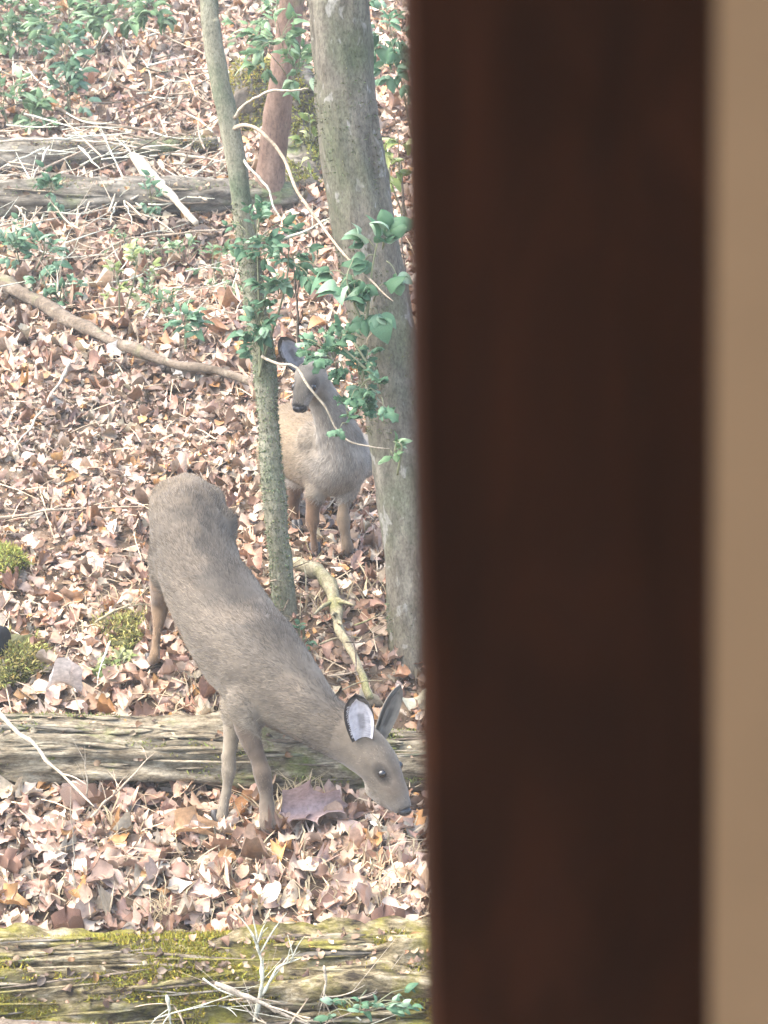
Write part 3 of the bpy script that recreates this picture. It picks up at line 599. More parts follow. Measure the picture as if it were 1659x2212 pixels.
TEMPL9 = [leaf_template(random.Random(40 + q), 9, q % 2 == 0, 0.16) for q in range(8)]
TEMPL4 = [leaf_template(random.Random(60 + q), 4, False, 0.3) for q in range(8)]
TEMPL = [leaf_template(random.Random(q), 6 + q % 2, q % 3 == 0, 0.15) for q in range(8)]
def area(n, y0, y1):
    y = rs.uniform(y0, y1, n); hw = 0.185 * y + 0.9; x = rs.uniform(-1, 1, n) * hw * 1.0
    return x, y
Vall, Fall, Call, off = [], [], [], 0
for (y0, y1, dens, smin, smax, TP) in [(6.6, 9.2, 800, 0.045, 0.15, TEMPL9), (9.2, 12, 850, 0.035, 0.12, TEMPL9), (12, 16, 540, 0.055, 0.14, TEMPL), (16, 23, 330, 0.065, 0.14, TEMPL), (6.8, 13, 700, 0.008, 0.035, TEMPL4)]:
    n = int(dens * (y1 - y0) * 2 * (0.185 * (y0 + y1) / 2 + 0.9)); x, y = area(n, y0, y1)
    size = smin + (smax - smin) * rs.random(n) ** 2.2; ti = rs.integers(0, len(TEMPL), n)
    P, U, Vv, N = scatter(x, y, size, rs, rs.uniform(0.0, 0.05, n), np.abs(rs.normal(0, 0.28, n)))
    col = palette(n, rs, x, y)
    for q, (T, Ft) in enumerate(TP):
        s = np.where(ti == q)[0]; k = len(s)
        L = curl(T, rs.normal(0, 0.5, k), rs.normal(0.1, 0.9, k), rs.normal(0, 0.5, k), np.abs(rs.normal(0, 0.25, k))) * size[s][:, None, None]
        Wd = P[s][:, None] + L[..., :1] * U[s][:, None] + L[..., 1:2] * Vv[s][:, None] + L[..., 2:] * N[s][:, None]
        Vall.append(Wd.reshape(-1, 3)); Fall.append((Ft[None] + (np.arange(k) * len(T))[:, None, None]).reshape(-1, 3) + off); off += k * len(T)
        Call.append(np.repeat(col[s], len(T), axis=0))
def log_leaves(pts, radii, n, smin, smax):
    global off
    P = spline(np.array([list(p) + [r] for p, r in zip(pts, radii)]), 50); i = rs.integers(1, 48, n); a = rs.normal(0.25, 0.5, n)
    C = P[i, :3] + (P[i + 1, :3] - P[i, :3]) * rs.random(n)[:, None]; Nn = np.stack([np.zeros(n), -np.sin(a), np.cos(a)], -1)
    C = C + Nn * (P[i, 3] * rs.uniform(1.0, 1.08, n))[:, None]; Nn = Nn + rs.normal(0, 0.22, (n, 3)); Nn /= np.linalg.norm(Nn, axis=1)[:, None]
    yw = rs.normal(0, 0.9, n); U = np.stack([np.cos(yw), np.sin(yw), 0 * yw], -1); U -= Nn * (U * Nn).sum(1)[:, None]; U /= np.linalg.norm(U, axis=1)[:, None]; Vv = np.cross(Nn, U)
    size = smin + (smax - smin) * rs.random(n) ** 2; col = palette(n, rs, C[:, 0], C[:, 1]) * rs.uniform(0.35, 1.0, (n, 1)) * np.array((1.0, 0.97, 0.8)); ti = rs.integers(0, len(TEMPL), n)
    for q, (T, Ft) in enumerate(TEMPL):
        s = np.where(ti == q)[0]; k = len(s)
        L = curl(T, rs.normal(0, 0.4, k), rs.normal(0.1, 0.7, k), rs.normal(0, 0.4, k), np.abs(rs.normal(0, 0.25, k))) * size[s][:, None, None]
        Wd = C[s][:, None] + L[..., :1] * U[s][:, None] + L[..., 1:2] * Vv[s][:, None] + L[..., 2:] * Nn[s][:, None]
        Vall.append(Wd.reshape(-1, 3)); Fall.append((Ft[None] + (np.arange(k) * len(T))[:, None, None]).reshape(-1, 3) + off); off += k * len(T)
        Call.append(np.repeat(col[s], len(T), axis=0))
for a_ in LOGS: log_leaves(*a_)
lit = put('leaf_litter', mesh_data('leaf_litter', np.vstack(Vall), np.vstack(Fall), M['litter'], True, np.vstack(Call)))
tag(lit, 'carpet of curled dead leaves over the woodland floor', 'leaf litter', kind='stuff')
print('litter tris', sum(len(f) for f in Fall))
# the largest leaves in view, one by one, lying on top of the litter
LM = []
for q in range(40):
    r = random.Random(q); L, Ft = leaf_grid(100 + q, (0, 1, 0.7)[q % 3], r.uniform(0.8, 1.25), r.gauss(0.1, 0.28), r.gauss(0.15, 0.3), 0.25, 0.06); T = L
    c = PAL[r.choices((0, 1, 1, 2, 3, 5, 7))[0]] * r.uniform(0.7, 1.1)
    LM.append(mesh_data('leaf', L, Ft, M['litter'], True, np.repeat(c[None], len(T), 0)))
cnt = 0
while cnt < 290:
    px, py = random.uniform(0, 930), 1150 + 1080 * random.random() ** 0.75
    g = gnd(px, py); s = random.uniform(0.075, 0.145) * (1.0 if py > 1650 else 0.85)
    P, U, Vv, N = scatter(np.array([g.x]), np.array([g.y]), None, rs, np.array([random.uniform(0.04, 0.065)]), np.array([0.2]))
    if 1540 < py < 1725 or (430 < px < 620 and 1725 < py < 1830) or (700 < px and 1700 < py < 1800) or (60 < px < 170 and 1380 < py < 1480): continue
    o = put('leaf', LM[cnt % len(LM)], ground)
    o.matrix_local = Matrix.Translation(Vector(P[0])) @ Matrix((U[0], Vv[0], N[0])).transposed().to_4x4() @ Matrix.Scale(s, 4)
    cnt += 1
def big_leaf(label, px, py, size, col, c, yaw, n, lift=0.07, seed=0, wide=1.0):
    L, Ft = leaf_grid(seed, 0.8, wide, c[0], c[1], abs(c[2]), 0.06, 15, 7); L = L * size
    g = gnd(px, py); N = Vector(n).normalized(); U = Vector((math.cos(yaw), math.sin(yaw), 0)); U = (U - N * U.dot(N)).normalized(); Vv = N.cross(U)
    V = [g + Vector((0, 0, lift)) + U * l[0] + Vv * l[1] + N * l[2] for l in L]
    cc = np.array(col)[None] * np.ones((len(V), 1)); solo('dead_leaf', np.array(V), Ft, M['litter'], g, label, 'leaf', 'large curled dead leaves', colors=cc)
big_leaf('broad purplish brown dead leaf propped up before the grazing deer\'s muzzle', 682, 1790, 0.30, (0.36, 0.27, 0.255), (0.2, 0.35, 0.1, 0.1), 0.25, (0.1, -0.75, 0.6), 0.09, 3, 0.95)
big_leaf('orange tan curled leaf at the foot of the grazing deer\'s left front leg', 430, 1822, 0.22, (0.46, 0.29, 0.16), (0.5, 1.1, 0.2, 0.1), 0.1, (0.1, -0.4, 0.8), 0.07, 5, 0.9)
big_leaf('brown curled leaf with a dark shaded fold in the foreground litter', 300, 1862, 0.24, (0.36, 0.22, 0.15), (0.3, -1.1, 0.3, 0.2), -0.2, (-0.1, -0.3, 0.9), 0.07, 7, 0.8)
big_leaf('twisted white dead leaf lying on the back edge of the grey log', 150, 1530, 0.18, (0.6, 0.53, 0.48), (0.9, 1.2, 0.6, 0.2), 0.3, (0.2, -0.3, 0.8), 0.12, 9, 0.6)
big_leaf('white rounded leaf lying just below the long fallen branch', 262, 782, 0.17, (0.72, 0.66, 0.58), (0.3, 0.4, 0.1, 0), 0.2, (0, -0.5, 0.85), 0.06, 11, 0.9)
big_leaf('round cream leaf below the end of the long fallen branch', 398, 818, 0.13, (0.72, 0.66, 0.56), (0.3, 0.3, 0.1, 0), 1.2, (0, -0.6, 0.8), 0.06, 13, 1.2)

# small loose twigs and straws among the leaves
ps_v, ps_c = [], []
n = 3000; x, y = area(n, 6.9, 15); P, U, Vv, N = scatter(x, y, None, rs, rs.uniform(0.02, 0.07, n), np.full(n, 0.25))
l = rs.uniform(0.03, 0.14, n)[:, None]; w = rs.uniform(0.0012, 0.0035, n)[:, None]
A = P - U * l; B = P + U * l + Vv * rs.normal(0, 0.02, (n, 1)); Mid = (A + B) / 2 + N * 0.008
q = np.stack([A - Vv * w, A + Vv * w, Mid + Vv * w + N * w, Mid - Vv * w + N * w, B + Vv * w * 0.5, B - Vv * w * 0.5], 1).reshape(-1, 3)
Fb = (np.array([[0, 1, 2, 3], [3, 2, 4, 5]])[None] + (np.arange(n) * 6)[:, None, None]).reshape(-1, 4)
cc = np.array([(0.42, 0.33, 0.22)]) * rs.uniform(0.4, 1.4, (n, 1)); o = put('twig_litter', mesh_data('twig_litter', q, Fb, M['straw'], True, np.repeat(cc, 6, 0)))
tag(o, 'scattered small twigs and straws among the dead leaves', 'twig litter', kind='stuff')
# upright dry grass in tufts
Vg, Cg = [], []
def straws(px, py, n, spread, hmin, hmax, col):
    g = gnd(px, py)
    for k in range(2 * n):
        bx, by = g.x + rs.normal(0, spread), g.y + rs.normal(0, spread * 0.7); b0 = np.array([bx, by, float(hgt(bx, by)) + 0.01])
        h = rs.uniform(hmin, hmax); d = np.array([rs.normal(0, 0.45), rs.normal(0, 0.3), 1.0]) * h; bend = np.array([rs.normal(0, 0.35), rs.normal(-0.1, 0.2), -0.25]) * h
        s = np.array([0.0026, 0, 0]) * rs.uniform(0.6, 1.5); m1 = b0 + d * 0.55; e = b0 + d + bend * 0.8
        Vg.extend([b0 - s, b0 + s, m1 + s, m1 - s, m1 - s, m1 + s, e + s * .2, e - s * .2]); Cg.extend([np.array(col) * rs.uniform(0.6, 1.4)] * 8)
for a in [(600, 1770, 26, 0.05, 0.06, 0.2), (655, 1745, 16, 0.05, 0.08, 0.2), (355, 2000, 22, 0.05, 0.06, 0.16), (250, 1800, 20, 0.09, 0.04, 0.15), (480, 1870, 16, 0.12, 0.03, 0.12), (700, 1960, 30, 0.15, 0.04, 0.16),
          (830, 1930, 26, 0.12, 0.04, 0.14), (560, 1960, 20, 0.15, 0.04, 0.14), (90, 1960, 18, 0.15, 0.04, 0.12), (270, 1330, 16, 0.1, 0.04, 0.14), (720, 1320, 24, 0.12, 0.05, 0.16), (430, 1530, 26, 0.1, 0.04, 0.14), (800, 1880, 20, 0.1, 0.05, 0.16)]:
    straws(*a, (0.52, 0.42, 0.26))
o = put('dry_grass', mesh_data('dry_grass', np.array(Vg), np.arange(len(Vg)).reshape(-1, 4), M['straw'], True, np.array(Cg))); tag(o, 'thin dry grass stems standing among the dead leaves', 'grass', kind='stuff')

# ------------------------------------------------------------------ green plants
def green_template(seed, lobed=0.0, wide=1.0):
    L, Ft = leaf_grid(seed, lobed, wide, 0.38, -0.12, 0.12, 0.035, 9, 5); L[:, 0] += 0.5; return L, Ft
GL = {k: [mesh_data('leaf', *green_template(q * 7 + 1, 1.1 if lob else 0, wd), M[k2]) for q in range(6)]
      for k, k2, lob, wd in (('green', 'green', False, 0.85), ('blue', 'bluegreen', False, 0.9), ('yellow', 'yellowgreen', False, 0.85), ('lobed', 'bluegreen', True, 1.3), ('broad', 'bluegreen', False, 1.3))}
def plant(label, root, clumps, kind, size, stem_m='greenstem', name='shrub', cat='shrub', seed=0, rs_=0.006, droop=0.0):
    """root: floor point (px,py) or a world point; clumps: (px,py,Y or None,rx,ry,n) leafy parts; each leaf is a part"""
    rr = random.Random(seed * 13 + 5); g = gnd(*root) if len(root) == 2 else Vector(root)
    t = thing(name, label, cat, g)
    for (px, py, Yc, rx, ry, n) in clumps:
        Yc = Yc or g.y - 0.1; c = at(px, py, Yc); sc = spx(Yc); sx, sz = rx / sc, ry / sc
        mid = g.lerp(c, 0.55) + Vector((rr.uniform(-.05, .05), rr.uniform(-.05, .05), 0.06))
        part('stem', *tube([g - Vector((0, 0, .03)), mid, c + Vector((0, 0, sz * 0.6))], [rs_, rs_ * 0.75, rs_ * 0.3], 6, 14, 0.2), M[stem_m], t)
        left = int(n * 2.0)
        while left > 0:
            # a shoot with paired leaves
            a = rr.uniform(0, 2 * math.pi); q = 1.3 * rr.random() ** 0.6
            e = c + Vector((math.cos(a) * sx * q, rr.uniform(-1, 1) * sx * 0.8, math.sin(a) * sz * q))
            k = min(left, rr.randint(3, 6)); s0 = c.lerp(e, 0.25) - Vector((0, 0, 0.02)); left -= k
            part('shoot', *tube([s0, s0.lerp(e, 0.5) + Vector((0, 0, 0.02)), e], [rs_ * 0.45, rs_ * 0.35, rs_ * 0.2], 4, 5), M[stem_m], t)
            d = (e - s0).normalized() if (e - s0).length > 1e-4 else Vector((0, 0, 1))
            for h in range(k):
                pos = s0.lerp(e, 0.45 + 0.55 * (h + 1) / k); yaw = a + (1 if h % 2 else -1) * rr.uniform(0.5, 1.4) + rr.uniform(-.4, .4)
                u = (d * 0.5 + Vector((math.cos(yaw), rr.uniform(-0.9, 0.4), math.sin(yaw) * 0.5 - droop))).normalized()
                N = (Vector((rr.gauss(0, .35), rr.gauss(-0.35, .35), 0.9))); N = (N - u * N.dot(u)).normalized(); v2 = N.cross(u)
                s = size * rr.choice((0.5, 0.7, 0.8, 1.0, 1.25))
                o = put('leaf', GL[kind][rr.randrange(6)], t)
                o.matrix_local = Matrix.Translation(pos - g) @ Matrix((u, v2, N)).transposed().to_4x4() @ Matrix.Scale(s, 4)
    return t
plant('pale green leafy bush in the top left corner', (30, 130), [(20, 20, None, 60, 40, 44), (75, 60, None, 55, 45, 36), (10, 80, None, 40, 30, 16)], 'green', 0.10, seed=1)
plant('spreading green bush at the top between the corner and the sapling', (190, 130), [(150, 40, None, 70, 45, 44), (250, 25, None, 60, 40, 36), (330, 15, None, 50, 30, 26)], 'green', 0.105, seed=2)
plant('tall bluish green plant standing below the top left bushes', (150, 255), [(142, 115, None, 26, 50, 28), (150, 190, None, 36, 45, 22)], 'blue', 0.095, seed=3)
plant('low yellowish green plant on the left edge above the dark logs', (25, 285), [(20, 215, None, 50, 40, 40), (70, 245, None, 40, 30, 26)], 'green', 0.09, seed=4)
plant('small leafy sprig growing over the dark log', (118, 452), [(112, 405, 14.4, 40, 36, 22)], 'blue', 0.07, seed=5)
plant('grey green sprig beside the pale broken branch', (330, 470), [(322, 425, 14.2, 36, 36, 16)], 'blue', 0.055, seed=6)
plant('dark bluish green plant at the left edge below the dark log', (55, 610), [(28, 528, None, 44, 38, 26), (95, 545, None, 40, 34, 20)], 'blue', 0.075, seed=7)
plant('small green plant just above the long fallen branch, left side', (125, 660), [(85, 600, None, 34, 28, 10), (137, 628, None, 30, 26, 14)], 'blue', 0.06, seed=8)
plant('olive green seedling standing over the middle of the fallen branch', (258, 708), [(258, 622, None, 26, 44, 14), (300, 580, None, 36, 40, 14)], 'yellow', 0.055, seed=9)
plant('round bluish leaved plant near the right part of the fallen branch', (400, 755), [(395, 690, None, 34, 30, 16), (430, 700, None, 20, 24, 6)], 'blue', 0.07, seed=10)
plant('pale little plant left of the sapling above the fallen branch', (470, 625), [(460, 575, None, 40, 40, 18)], 'green', 0.05, seed=11)
plant('leafy vine shoots clinging to the middle of the sapling', at(562, 780, 9.62)[:], [(555, 500, 9.62, 66, 50, 34), (625, 545, 9.6, 66, 56, 36), (605, 625, 9.6, 44, 50, 16)], 'blue', 0.055, seed=12)
plant('small green tuft of leaves low on the sapling beside the second deer', at(560, 800, 9.6)[:], [(560, 690, 9.58, 32, 44, 24), (555, 745, 9.56, 26, 30, 12)], 'blue', 0.055, seed=13)
plant('bushy green shrub growing before the reddish trunk at the top', (655, 260), [(600, 75, 13.6, 50, 50, 28), (640, 150, 13.6, 40, 50, 26), (570, 120, 13.6, 34, 30, 10)], 'green', 0.085, seed=14)
plant('vine with a cluster of broad rounded leaves on the thick trunk', at(790, 700, 9.1)[:], [(765, 590, 9.1, 52, 54, 11), (825, 535, 9.1, 40, 70, 13), (800, 650, 9.08, 52, 36, 8)], 'broad', 0.085, seed=15, name='vine', cat='vine')
plant('vine with pointed lobed leaves hanging beside the second deer', at(810, 800, 9.1)[:], [(725, 765, 9.2, 66, 46, 22), (780, 820, 9.15, 56, 50, 18), (755, 900, 9.2, 36, 36, 10), (822, 835, 9.1, 40, 40, 9), (700, 735, 9.3, 40, 30, 8)], 'lobed', 0.062, seed=16, name='vine', cat='vine')
plant('hazy green bush between the thick trunk and the post, top', (900, 330), [(835, 60, 12.4, 46, 60, 28), (855, 140, 12.4, 34, 50, 30)], 'blue', 0.075, seed=17)
plant('yellowish leafy sprig right of the thick trunk beside the post', (880, 480), [(840, 350, 10.3, 24, 40, 14), (860, 300, 10.3, 24, 40, 8)], 'yellow', 0.06, seed=18)
plant('tiny green sprig at the right side of the second deer', at(858, 1010, 9.1)[:], [(850, 968, 9.08, 26, 24, 12)], 'green', 0.045, seed=19)
plant('low olive weed growing beside the mossy lump', (260, 1420), [(255, 1440, None, 40, 30, 14), (215, 1455, None, 26, 24, 8)], 'yellow', 0.05, seed=20)
plant('small bright yellow green plant by the foot of the mossy stump', (690, 360), [(672, 300, 13.9, 20, 40, 14)], 'yellow', 0.06, seed=21)
plant('thin scatter of green seedling leaves over the litter, left of the sapling', (300, 560), [(270, 515, None, 60, 26, 16), (330, 545, None, 60, 34, 22), (400, 560, None, 50, 40, 18)], 'green', 0.05, seed=23)
plant('faint green weed right of the olive seedling above the fallen branch', (350, 700), [(330, 640, None, 34, 40, 14), (375, 660, None, 30, 34, 10)], 'green', 0.05, seed=24)
plant('green sprig just left of the sapling at its middle', (520, 640), [(505, 600, None, 24, 50, 16)], 'green', 0.055, seed=25)
plant('bright leafy shoot at the top between the sapling and the reddish trunk', (560, 110), [(535, 60, None, 34, 40, 16), (600, 25, None, 40, 26, 16)], 'green', 0.085, seed=26)
plant('dark green weed growing at the young tree\'s foot', (652, 1400), [(648, 1370, None, 26, 30, 14)], 'blue', 0.035, seed=27)
plant('scrubby green plant at the bottom right end of the mossy log', (800, 2190), [(780, 2170, 7.2, 90, 34, 22)], 'blue', 0.045, seed=22)

# ------------------------------------------------------------------ deer
def loft(secs, seg=26, hints=None):
    """secs rows: x,y,z, rv (up), rl (side)"""
    S = spline(np.array(secs, float), len(secs) * 5); C = S[:, :3]; T = np.gradient(C, axis=0); T /= np.linalg.norm(T, axis=1)[:, None]
    V = []; a = np.linspace(0, 2 * np.pi, seg, endpoint=False); ups = []
    for i in range(len(C)):
        u = np.array([0, 0, 1.0]) if hints is None else np.array(hints)
        u = u - T[i] * u.dot(T[i]); u /= np.linalg.norm(u); s = np.cross(T[i], u); ups.append(u)
        V.append(C[i] + max(S[i, 3], .004) * np.cos(a)[:, None] * u + max(S[i, 4], .004) * np.sin(a)[:, None] * s)
    n = len(C); V = np.vstack(V + [C[:1], C[-1:]]); Fl = []
    for i in range(n - 1):
        for j in range(seg): Fl.append([i * seg + j, i * seg + (j + 1) % seg, (i + 1) * seg + (j + 1) % seg, (i + 1) * seg + j])
    for j in range(seg): Fl.append([n * seg, (j + 1) % seg, j]); Fl.append([n * seg + 1, (n - 1) * seg + j, (n - 1) * seg + (j + 1) % seg])
    return (V, Fl), S, T, np.array(ups)
def ear(t, base, tip, face, width, inner_col, outer_col, body_rim=(0.03, 0.026, 0.024)):
    base, tip, face = Vector(base), Vector(tip), Vector(face); ax = tip - base; L = ax.length; ax = ax / L
    face = (face - ax * face.dot(ax)).normalized(); side = ax.cross(face); nu, nv = 13, 11
    def sheet(sc, off):
        V, Fl, uv = [], [], []
        for a in range(nu):
            u = a / (nu - 1); w = width * (0.35 + 0.65 * math.sin(math.pi * min(1, 0.18 + 0.62 * u))) * (1 - max(0, (u - 0.5) / 0.5) ** 2.6) ** 0.55 * sc
            for b in range(nv):
                v = b / (nv - 1) * 2 - 1; dep = 0.42 * width * (1 - v * v) * (1 - 0.6 * u)
                V.append(base + ax * (L * (0.04 + 0.96 * u if sc == 1 else 0.08 + 0.82 * u)) + side * ((v + (0 if sc == 1 else 0.16)) * w) - face * (dep + off)); uv.append((u, v))
        for a in range(nu - 1):
            for b in range(nv - 1): Fl.append([a * nv + b, a * nv + b + 1, (a + 1) * nv + b + 1, (a + 1) * nv + b])
        return np.array(V), Fl, uv
    V, Fl, uv = sheet(1, 0); n = len(V)
    rim = [v < -0.6 or u > 0.86 for u, v in uv]
    V2, F2, _ = sheet(1, 0.006); FF = Fl + [[i + n for i in f[::-1]] for f in F2]
    for a in range(nu - 1):
        for b in (0, nv - 1): FF.append([a * nv + b, (a + 1) * nv + b, (a + 1) * nv + b + n, a * nv + b + n])
    for b in range(nv - 1): FF.append([(nu - 1) * nv + b, (nu - 1) * nv + b + 1, (nu - 1) * nv + b + 1 + n, (nu - 1) * nv + b + n])
    cc = [np.array(body_rim) if r else np.array(outer_col) for r in rim] * 2
    e = part('ear', np.vstack([V, V2]), FF, M['ear'], t, True, np.array(cc))
    V, Fl, uv = sheet(0.82, -0.005)
    cc = [np.array(inner_col) * (0.55 if (abs(v) < 0.25 and 0.2 < u < 0.6) else 1.0) * random.uniform(0.85, 1.1) for u, v in uv]
    part('inner_ear', V, Fl, M['ear'], e, True, np.array(cc))
    if inner_col[0] > 0.25:                                   # pale hairs growing in from the rim
        Vh, Ch = [], []
        for k in range(260):
            u, sg = random.uniform(0.05, 0.8), random.choice((-1, 1)); wl_ = width * (0.35 + 0.65 * math.sin(math.pi * min(1, 0.18 + 0.62 * u))) * random.uniform(0.6, 0.95)
            a0 = base + ax * (L * (0.06 + 0.86 * u)) + side * (sg * wl_) - face * (0.1 * width); d = (-side * sg * 0.8 + ax * random.uniform(0.1, 0.9) + face * random.uniform(0, 0.35)).normalized() * random.uniform(0.018, 0.04)
            wv = ax.cross(face) * 0 + ax * 0.0009; Vh += [a0 - wv, a0 + wv, a0 + d]; Ch += [np.array(inner_col) * random.uniform(0.7, 1.25)] * 3
        part('ear_hair', Vh, np.arange(len(Vh)).reshape(-1, 3), M['furstrand'], e, False, np.array(Ch))['kind'] = 'stuff'
def deer(name, label, trunk, legs, colour, head_from, eye_px, nose_px, ears, tail, hoof_dirs, strands=26000, seed=0, cat='deer', blobs=()):
    feet = [Vector(l[-1][:3]) for l in legs]; base = sum(feet, Vector()) / len(feet); base.z = min(f.z for f in feet)
    t = thing(name, label, cat, base)
    (V0, F0), S, T, U = loft(trunk)
    parts = [(V0, F0)] + [ball(at(*q[:3]), q[3], 14, 10) for q in blobs]; Ls = []
    for l in legs:
        P = spline(np.array([[*q[:3], q[3]] for q in l]), len(l) * 6); Ls.append(P)
        parts.append(tube([p[:3] for p in P], [p[3] for p in P], 14))
    V, Fc = join(parts); me = mesh_data('raw', V, Fc); o = bpy.data.objects.new('raw', me); COL.objects.link(o)
    md = o.modifiers.new('r', 'REMESH'); md.mode = 'VOXEL'; md.voxel_size = 0.0085
    md = o.modifiers.new('s', 'SMOOTH'); md.factor = 0.5; md.iterations = 20
    dg = bpy.context.evaluated_depsgraph_get(); me2 = bpy.data.meshes.new_from_object(o.evaluated_get(dg))
    bpy.data.objects.remove(o); n = len(me2.vertices); co = np.empty(n * 3, np.float32); me2.vertices.foreach_get('co', co); co = co.reshape(-1, 3).astype(float)
    no = np.empty(n * 3, np.float32); me2.vertices.foreach_get('normal', no); no = no.reshape(-1, 3).astype(float)
    # soft muscle relief
    co += no * (0.017 * fbm(co[:, 0] * 6 + co[:, 1] * 3, co[:, 2] * 6 + co[:, 1] * 4, seed, 3))[:, None]
    def param(Q):
        d = np.linalg.norm(Q[:, None] - S[None, :, :3], axis=2) / np.maximum(S[None, :, 3], 0.03); i = d.argmin(1); dt = d.min(1)
        rel = Q - S[i, :3]; upd = (rel * U[i]).sum(1) / np.maximum(1e-4, np.linalg.norm(rel, axis=1))
        dl = np.full((len(Q), len(Ls)), 9.0); lf = np.zeros((len(Q), len(Ls)))
        for k, P in enumerate(Ls):
            dd = np.linalg.norm(Q[:, None] - P[None, :, :3], axis=2); j = dd.argmin(1); dl[:, k] = dd.min(1) / np.maximum(P[j, 3], 0.02); lf[:, k] = j / (len(P) - 1)
        kb = dl.argmin(1); isleg = (dt > 1.18) & (dl.min(1) < 2.2)
        return i / (len(S) - 1), upd, isleg, lf[np.arange(len(Q)), kb], kb, i
    s, upd, isleg, lf, kb, ii = param(co); col = colour(co, s, upd, isleg, lf, kb)
    polys = np.empty(len(me2.loops), np.int32); me2.loops.foreach_get('vertex_index', polys); lt = np.empty(len(me2.polygons), np.int32); me2.polygons.foreach_get('loop_total', lt)
    faces = polys.reshape(-1, 4) if (lt == 4).all() else [list(p.vertices) for p in me2.polygons]
    tree_ = BVHTree.FromPolygons([Vector(c) for c in co], [list(map(int, f)) for f in faces])
    def hit(px, py):
        d = (at(px, py, 1.0) - CAM).normalized(); h = tree_.ray_cast(CAM, d); return h[0], h[1]
    hs = S[int(head_from * (len(S) - 1)):]
    # eyes and face colours
    eyes = []
    p, nn = hit(*eye_px) if eye_px else (None, None)
    if p is not None:
        k = np.linalg.norm(S[:, :3] - np.array(p), axis=1).argmin(); sv = Vector(np.cross(T[k], U[k])); eyes.append((p, nn))
        rel = p - Vector(S[k, :3]); rel2 = rel - 2 * rel.dot(sv) * sv; c = Vector(S[k, :3]); h = tree_.ray_cast(c, rel2.normalized())
        if h[0]: eyes.append((h[0], h[1]))
    for (p, nn) in eyes:
        k2 = np.linalg.norm(S[:, :3] - np.array(p), axis=1).argmin(); dv = co - np.array(p); al = (dv * T[k2]).sum(1); dv = dv - np.outer(al * 0.42, T[k2]); d = np.linalg.norm(dv, axis=1); ring = np.clip(1 - np.abs(d - 0.032) / 0.010, 0, 1)[:, None]; col = col * (1 - 0.4 * ring) + np.array((0.15, 0.128, 0.10)) * 0.4 * ring
        dk = np.clip(1 - d / 0.034, 0, 1)[:, None] ** 0.45; col = col * (1 - dk) + np.array((0.02, 0.017, 0.015)) * dk
    body = part('body', co, faces, M['fur'], t, True, col)
    for (p, nn) in eyes:
        V, Fc = ball(p - nn * 0.007, 0.0175, 12, 8); part('eye', V, Fc, M['eye'], t)
    npnt = Vector(S[-1, :3]); nd = Vector(T[-1]); V, Fc = ball(npnt - nd * 0.004, 0.024, 14, 10, (1.15, 0.9, 0.8)); part('nose', V, Fc, M['nose'], t)
    for e in ears: ear(t, *e)
    if tail is not None: part('tail', *tube([q[:3] for q in tail], [q[3] for q in tail], 10, 14, 0.15), M['fur'], t, True, None)
    if tail is not None:
        me_t = t.children[-1].data; a = me_t.attributes.new('tint', 'FLOAT_COLOR', 'POINT'); c4 = np.ones((len(me_t.vertices), 4), np.float32); c4[:, :3] = (0.12, 0.09, 0.06); a.data.foreach_set('color', c4.ravel())
    for l, hd in zip(legs, hoof_dirs):
        f = Vector(l[-1][:3]); hd = Vector(hd).normalized(); sd = Vector((-hd.y, hd.x, 0))
        for sg in (-1, 1):
            b0 = f + sd * sg * 0.011; P = [b0 - hd * 0.012 + Vector((0, 0, .03)), b0 + Vector((0, 0, 0.012)), b0 + hd * 0.03 - Vector((0, 0, 0.02))]
            part('hoof', *tube(P, [0.013, 0.016, 0.006], 8, 8), M['hoof'], t)
    # coat: short hairs lying along the body
    fa = np.array([f for f in faces]) if isinstance(faces, np.ndarray) else np.array([f[:3] for f in faces])
    r = np.random.default_rng(seed); tri = fa[:, :3]; ar = np.linalg.norm(np.cross(co[tri[:, 1]] - co[tri[:, 0]], co[tri[:, 2]] - co[tri[:, 0]]), axis=1)
    pick = r.choice(len(tri), strands, p=ar / ar.sum()); w = r.dirichlet((1, 1, 1), strands); tp = tri[pick]
    Q = (co[tp] * w[..., None]).sum(1); N = no[tp].mean(1); N /= np.linalg.norm(N, axis=1)[:, None]
    kk = ii[tp[:, 0]]; lay = -T[kk] + np.array([0, 0, -0.35]); lay[isleg[tp[:, 0]]] = (0, 0, -1.0)
    lay = lay + r.normal(0, 0.22, lay.shape); lay -= N * (lay * N).sum(1)[:, None]; lay /= np.linalg.norm(lay, axis=1)[:, None]
    d = lay + N * r.uniform(0.08, 0.3, (strands, 1)); sd = np.cross(lay, N); ln = np.where(isleg[tp[:, 0]] | (s[tp[:, 0]] > head_from), 0.013, 0.024)[:, None] * r.uniform(0.7, 1.6, (strands, 1))
    A = Q - N * 0.002; wv = sd * 0.0017; Vh = np.stack([A - wv, A + wv, A + d * ln], 1).reshape(-1, 3)
    tone = np.where(fbm(Q[:, 0] * 14 + Q[:, 1] * 9, Q[:, 2] * 14, seed + 2, 3) > 0.05, 1.12, 0.92); hc = col[tp[:, 0]] * (r.choice((0.6, 0.8, 0.95, 1.1, 1.6 if seed == 5 else 1.35), strands) * tone)[:, None]; hc = np.stack([hc * 0.9, hc * 0.9, hc * 1.2], 1).reshape(-1, 3)
    part('coat', Vh, np.arange(len(Vh)).reshape(-1, 3), M['furstrand'], t, False, hc)['kind'] = 'stuff'
    return t
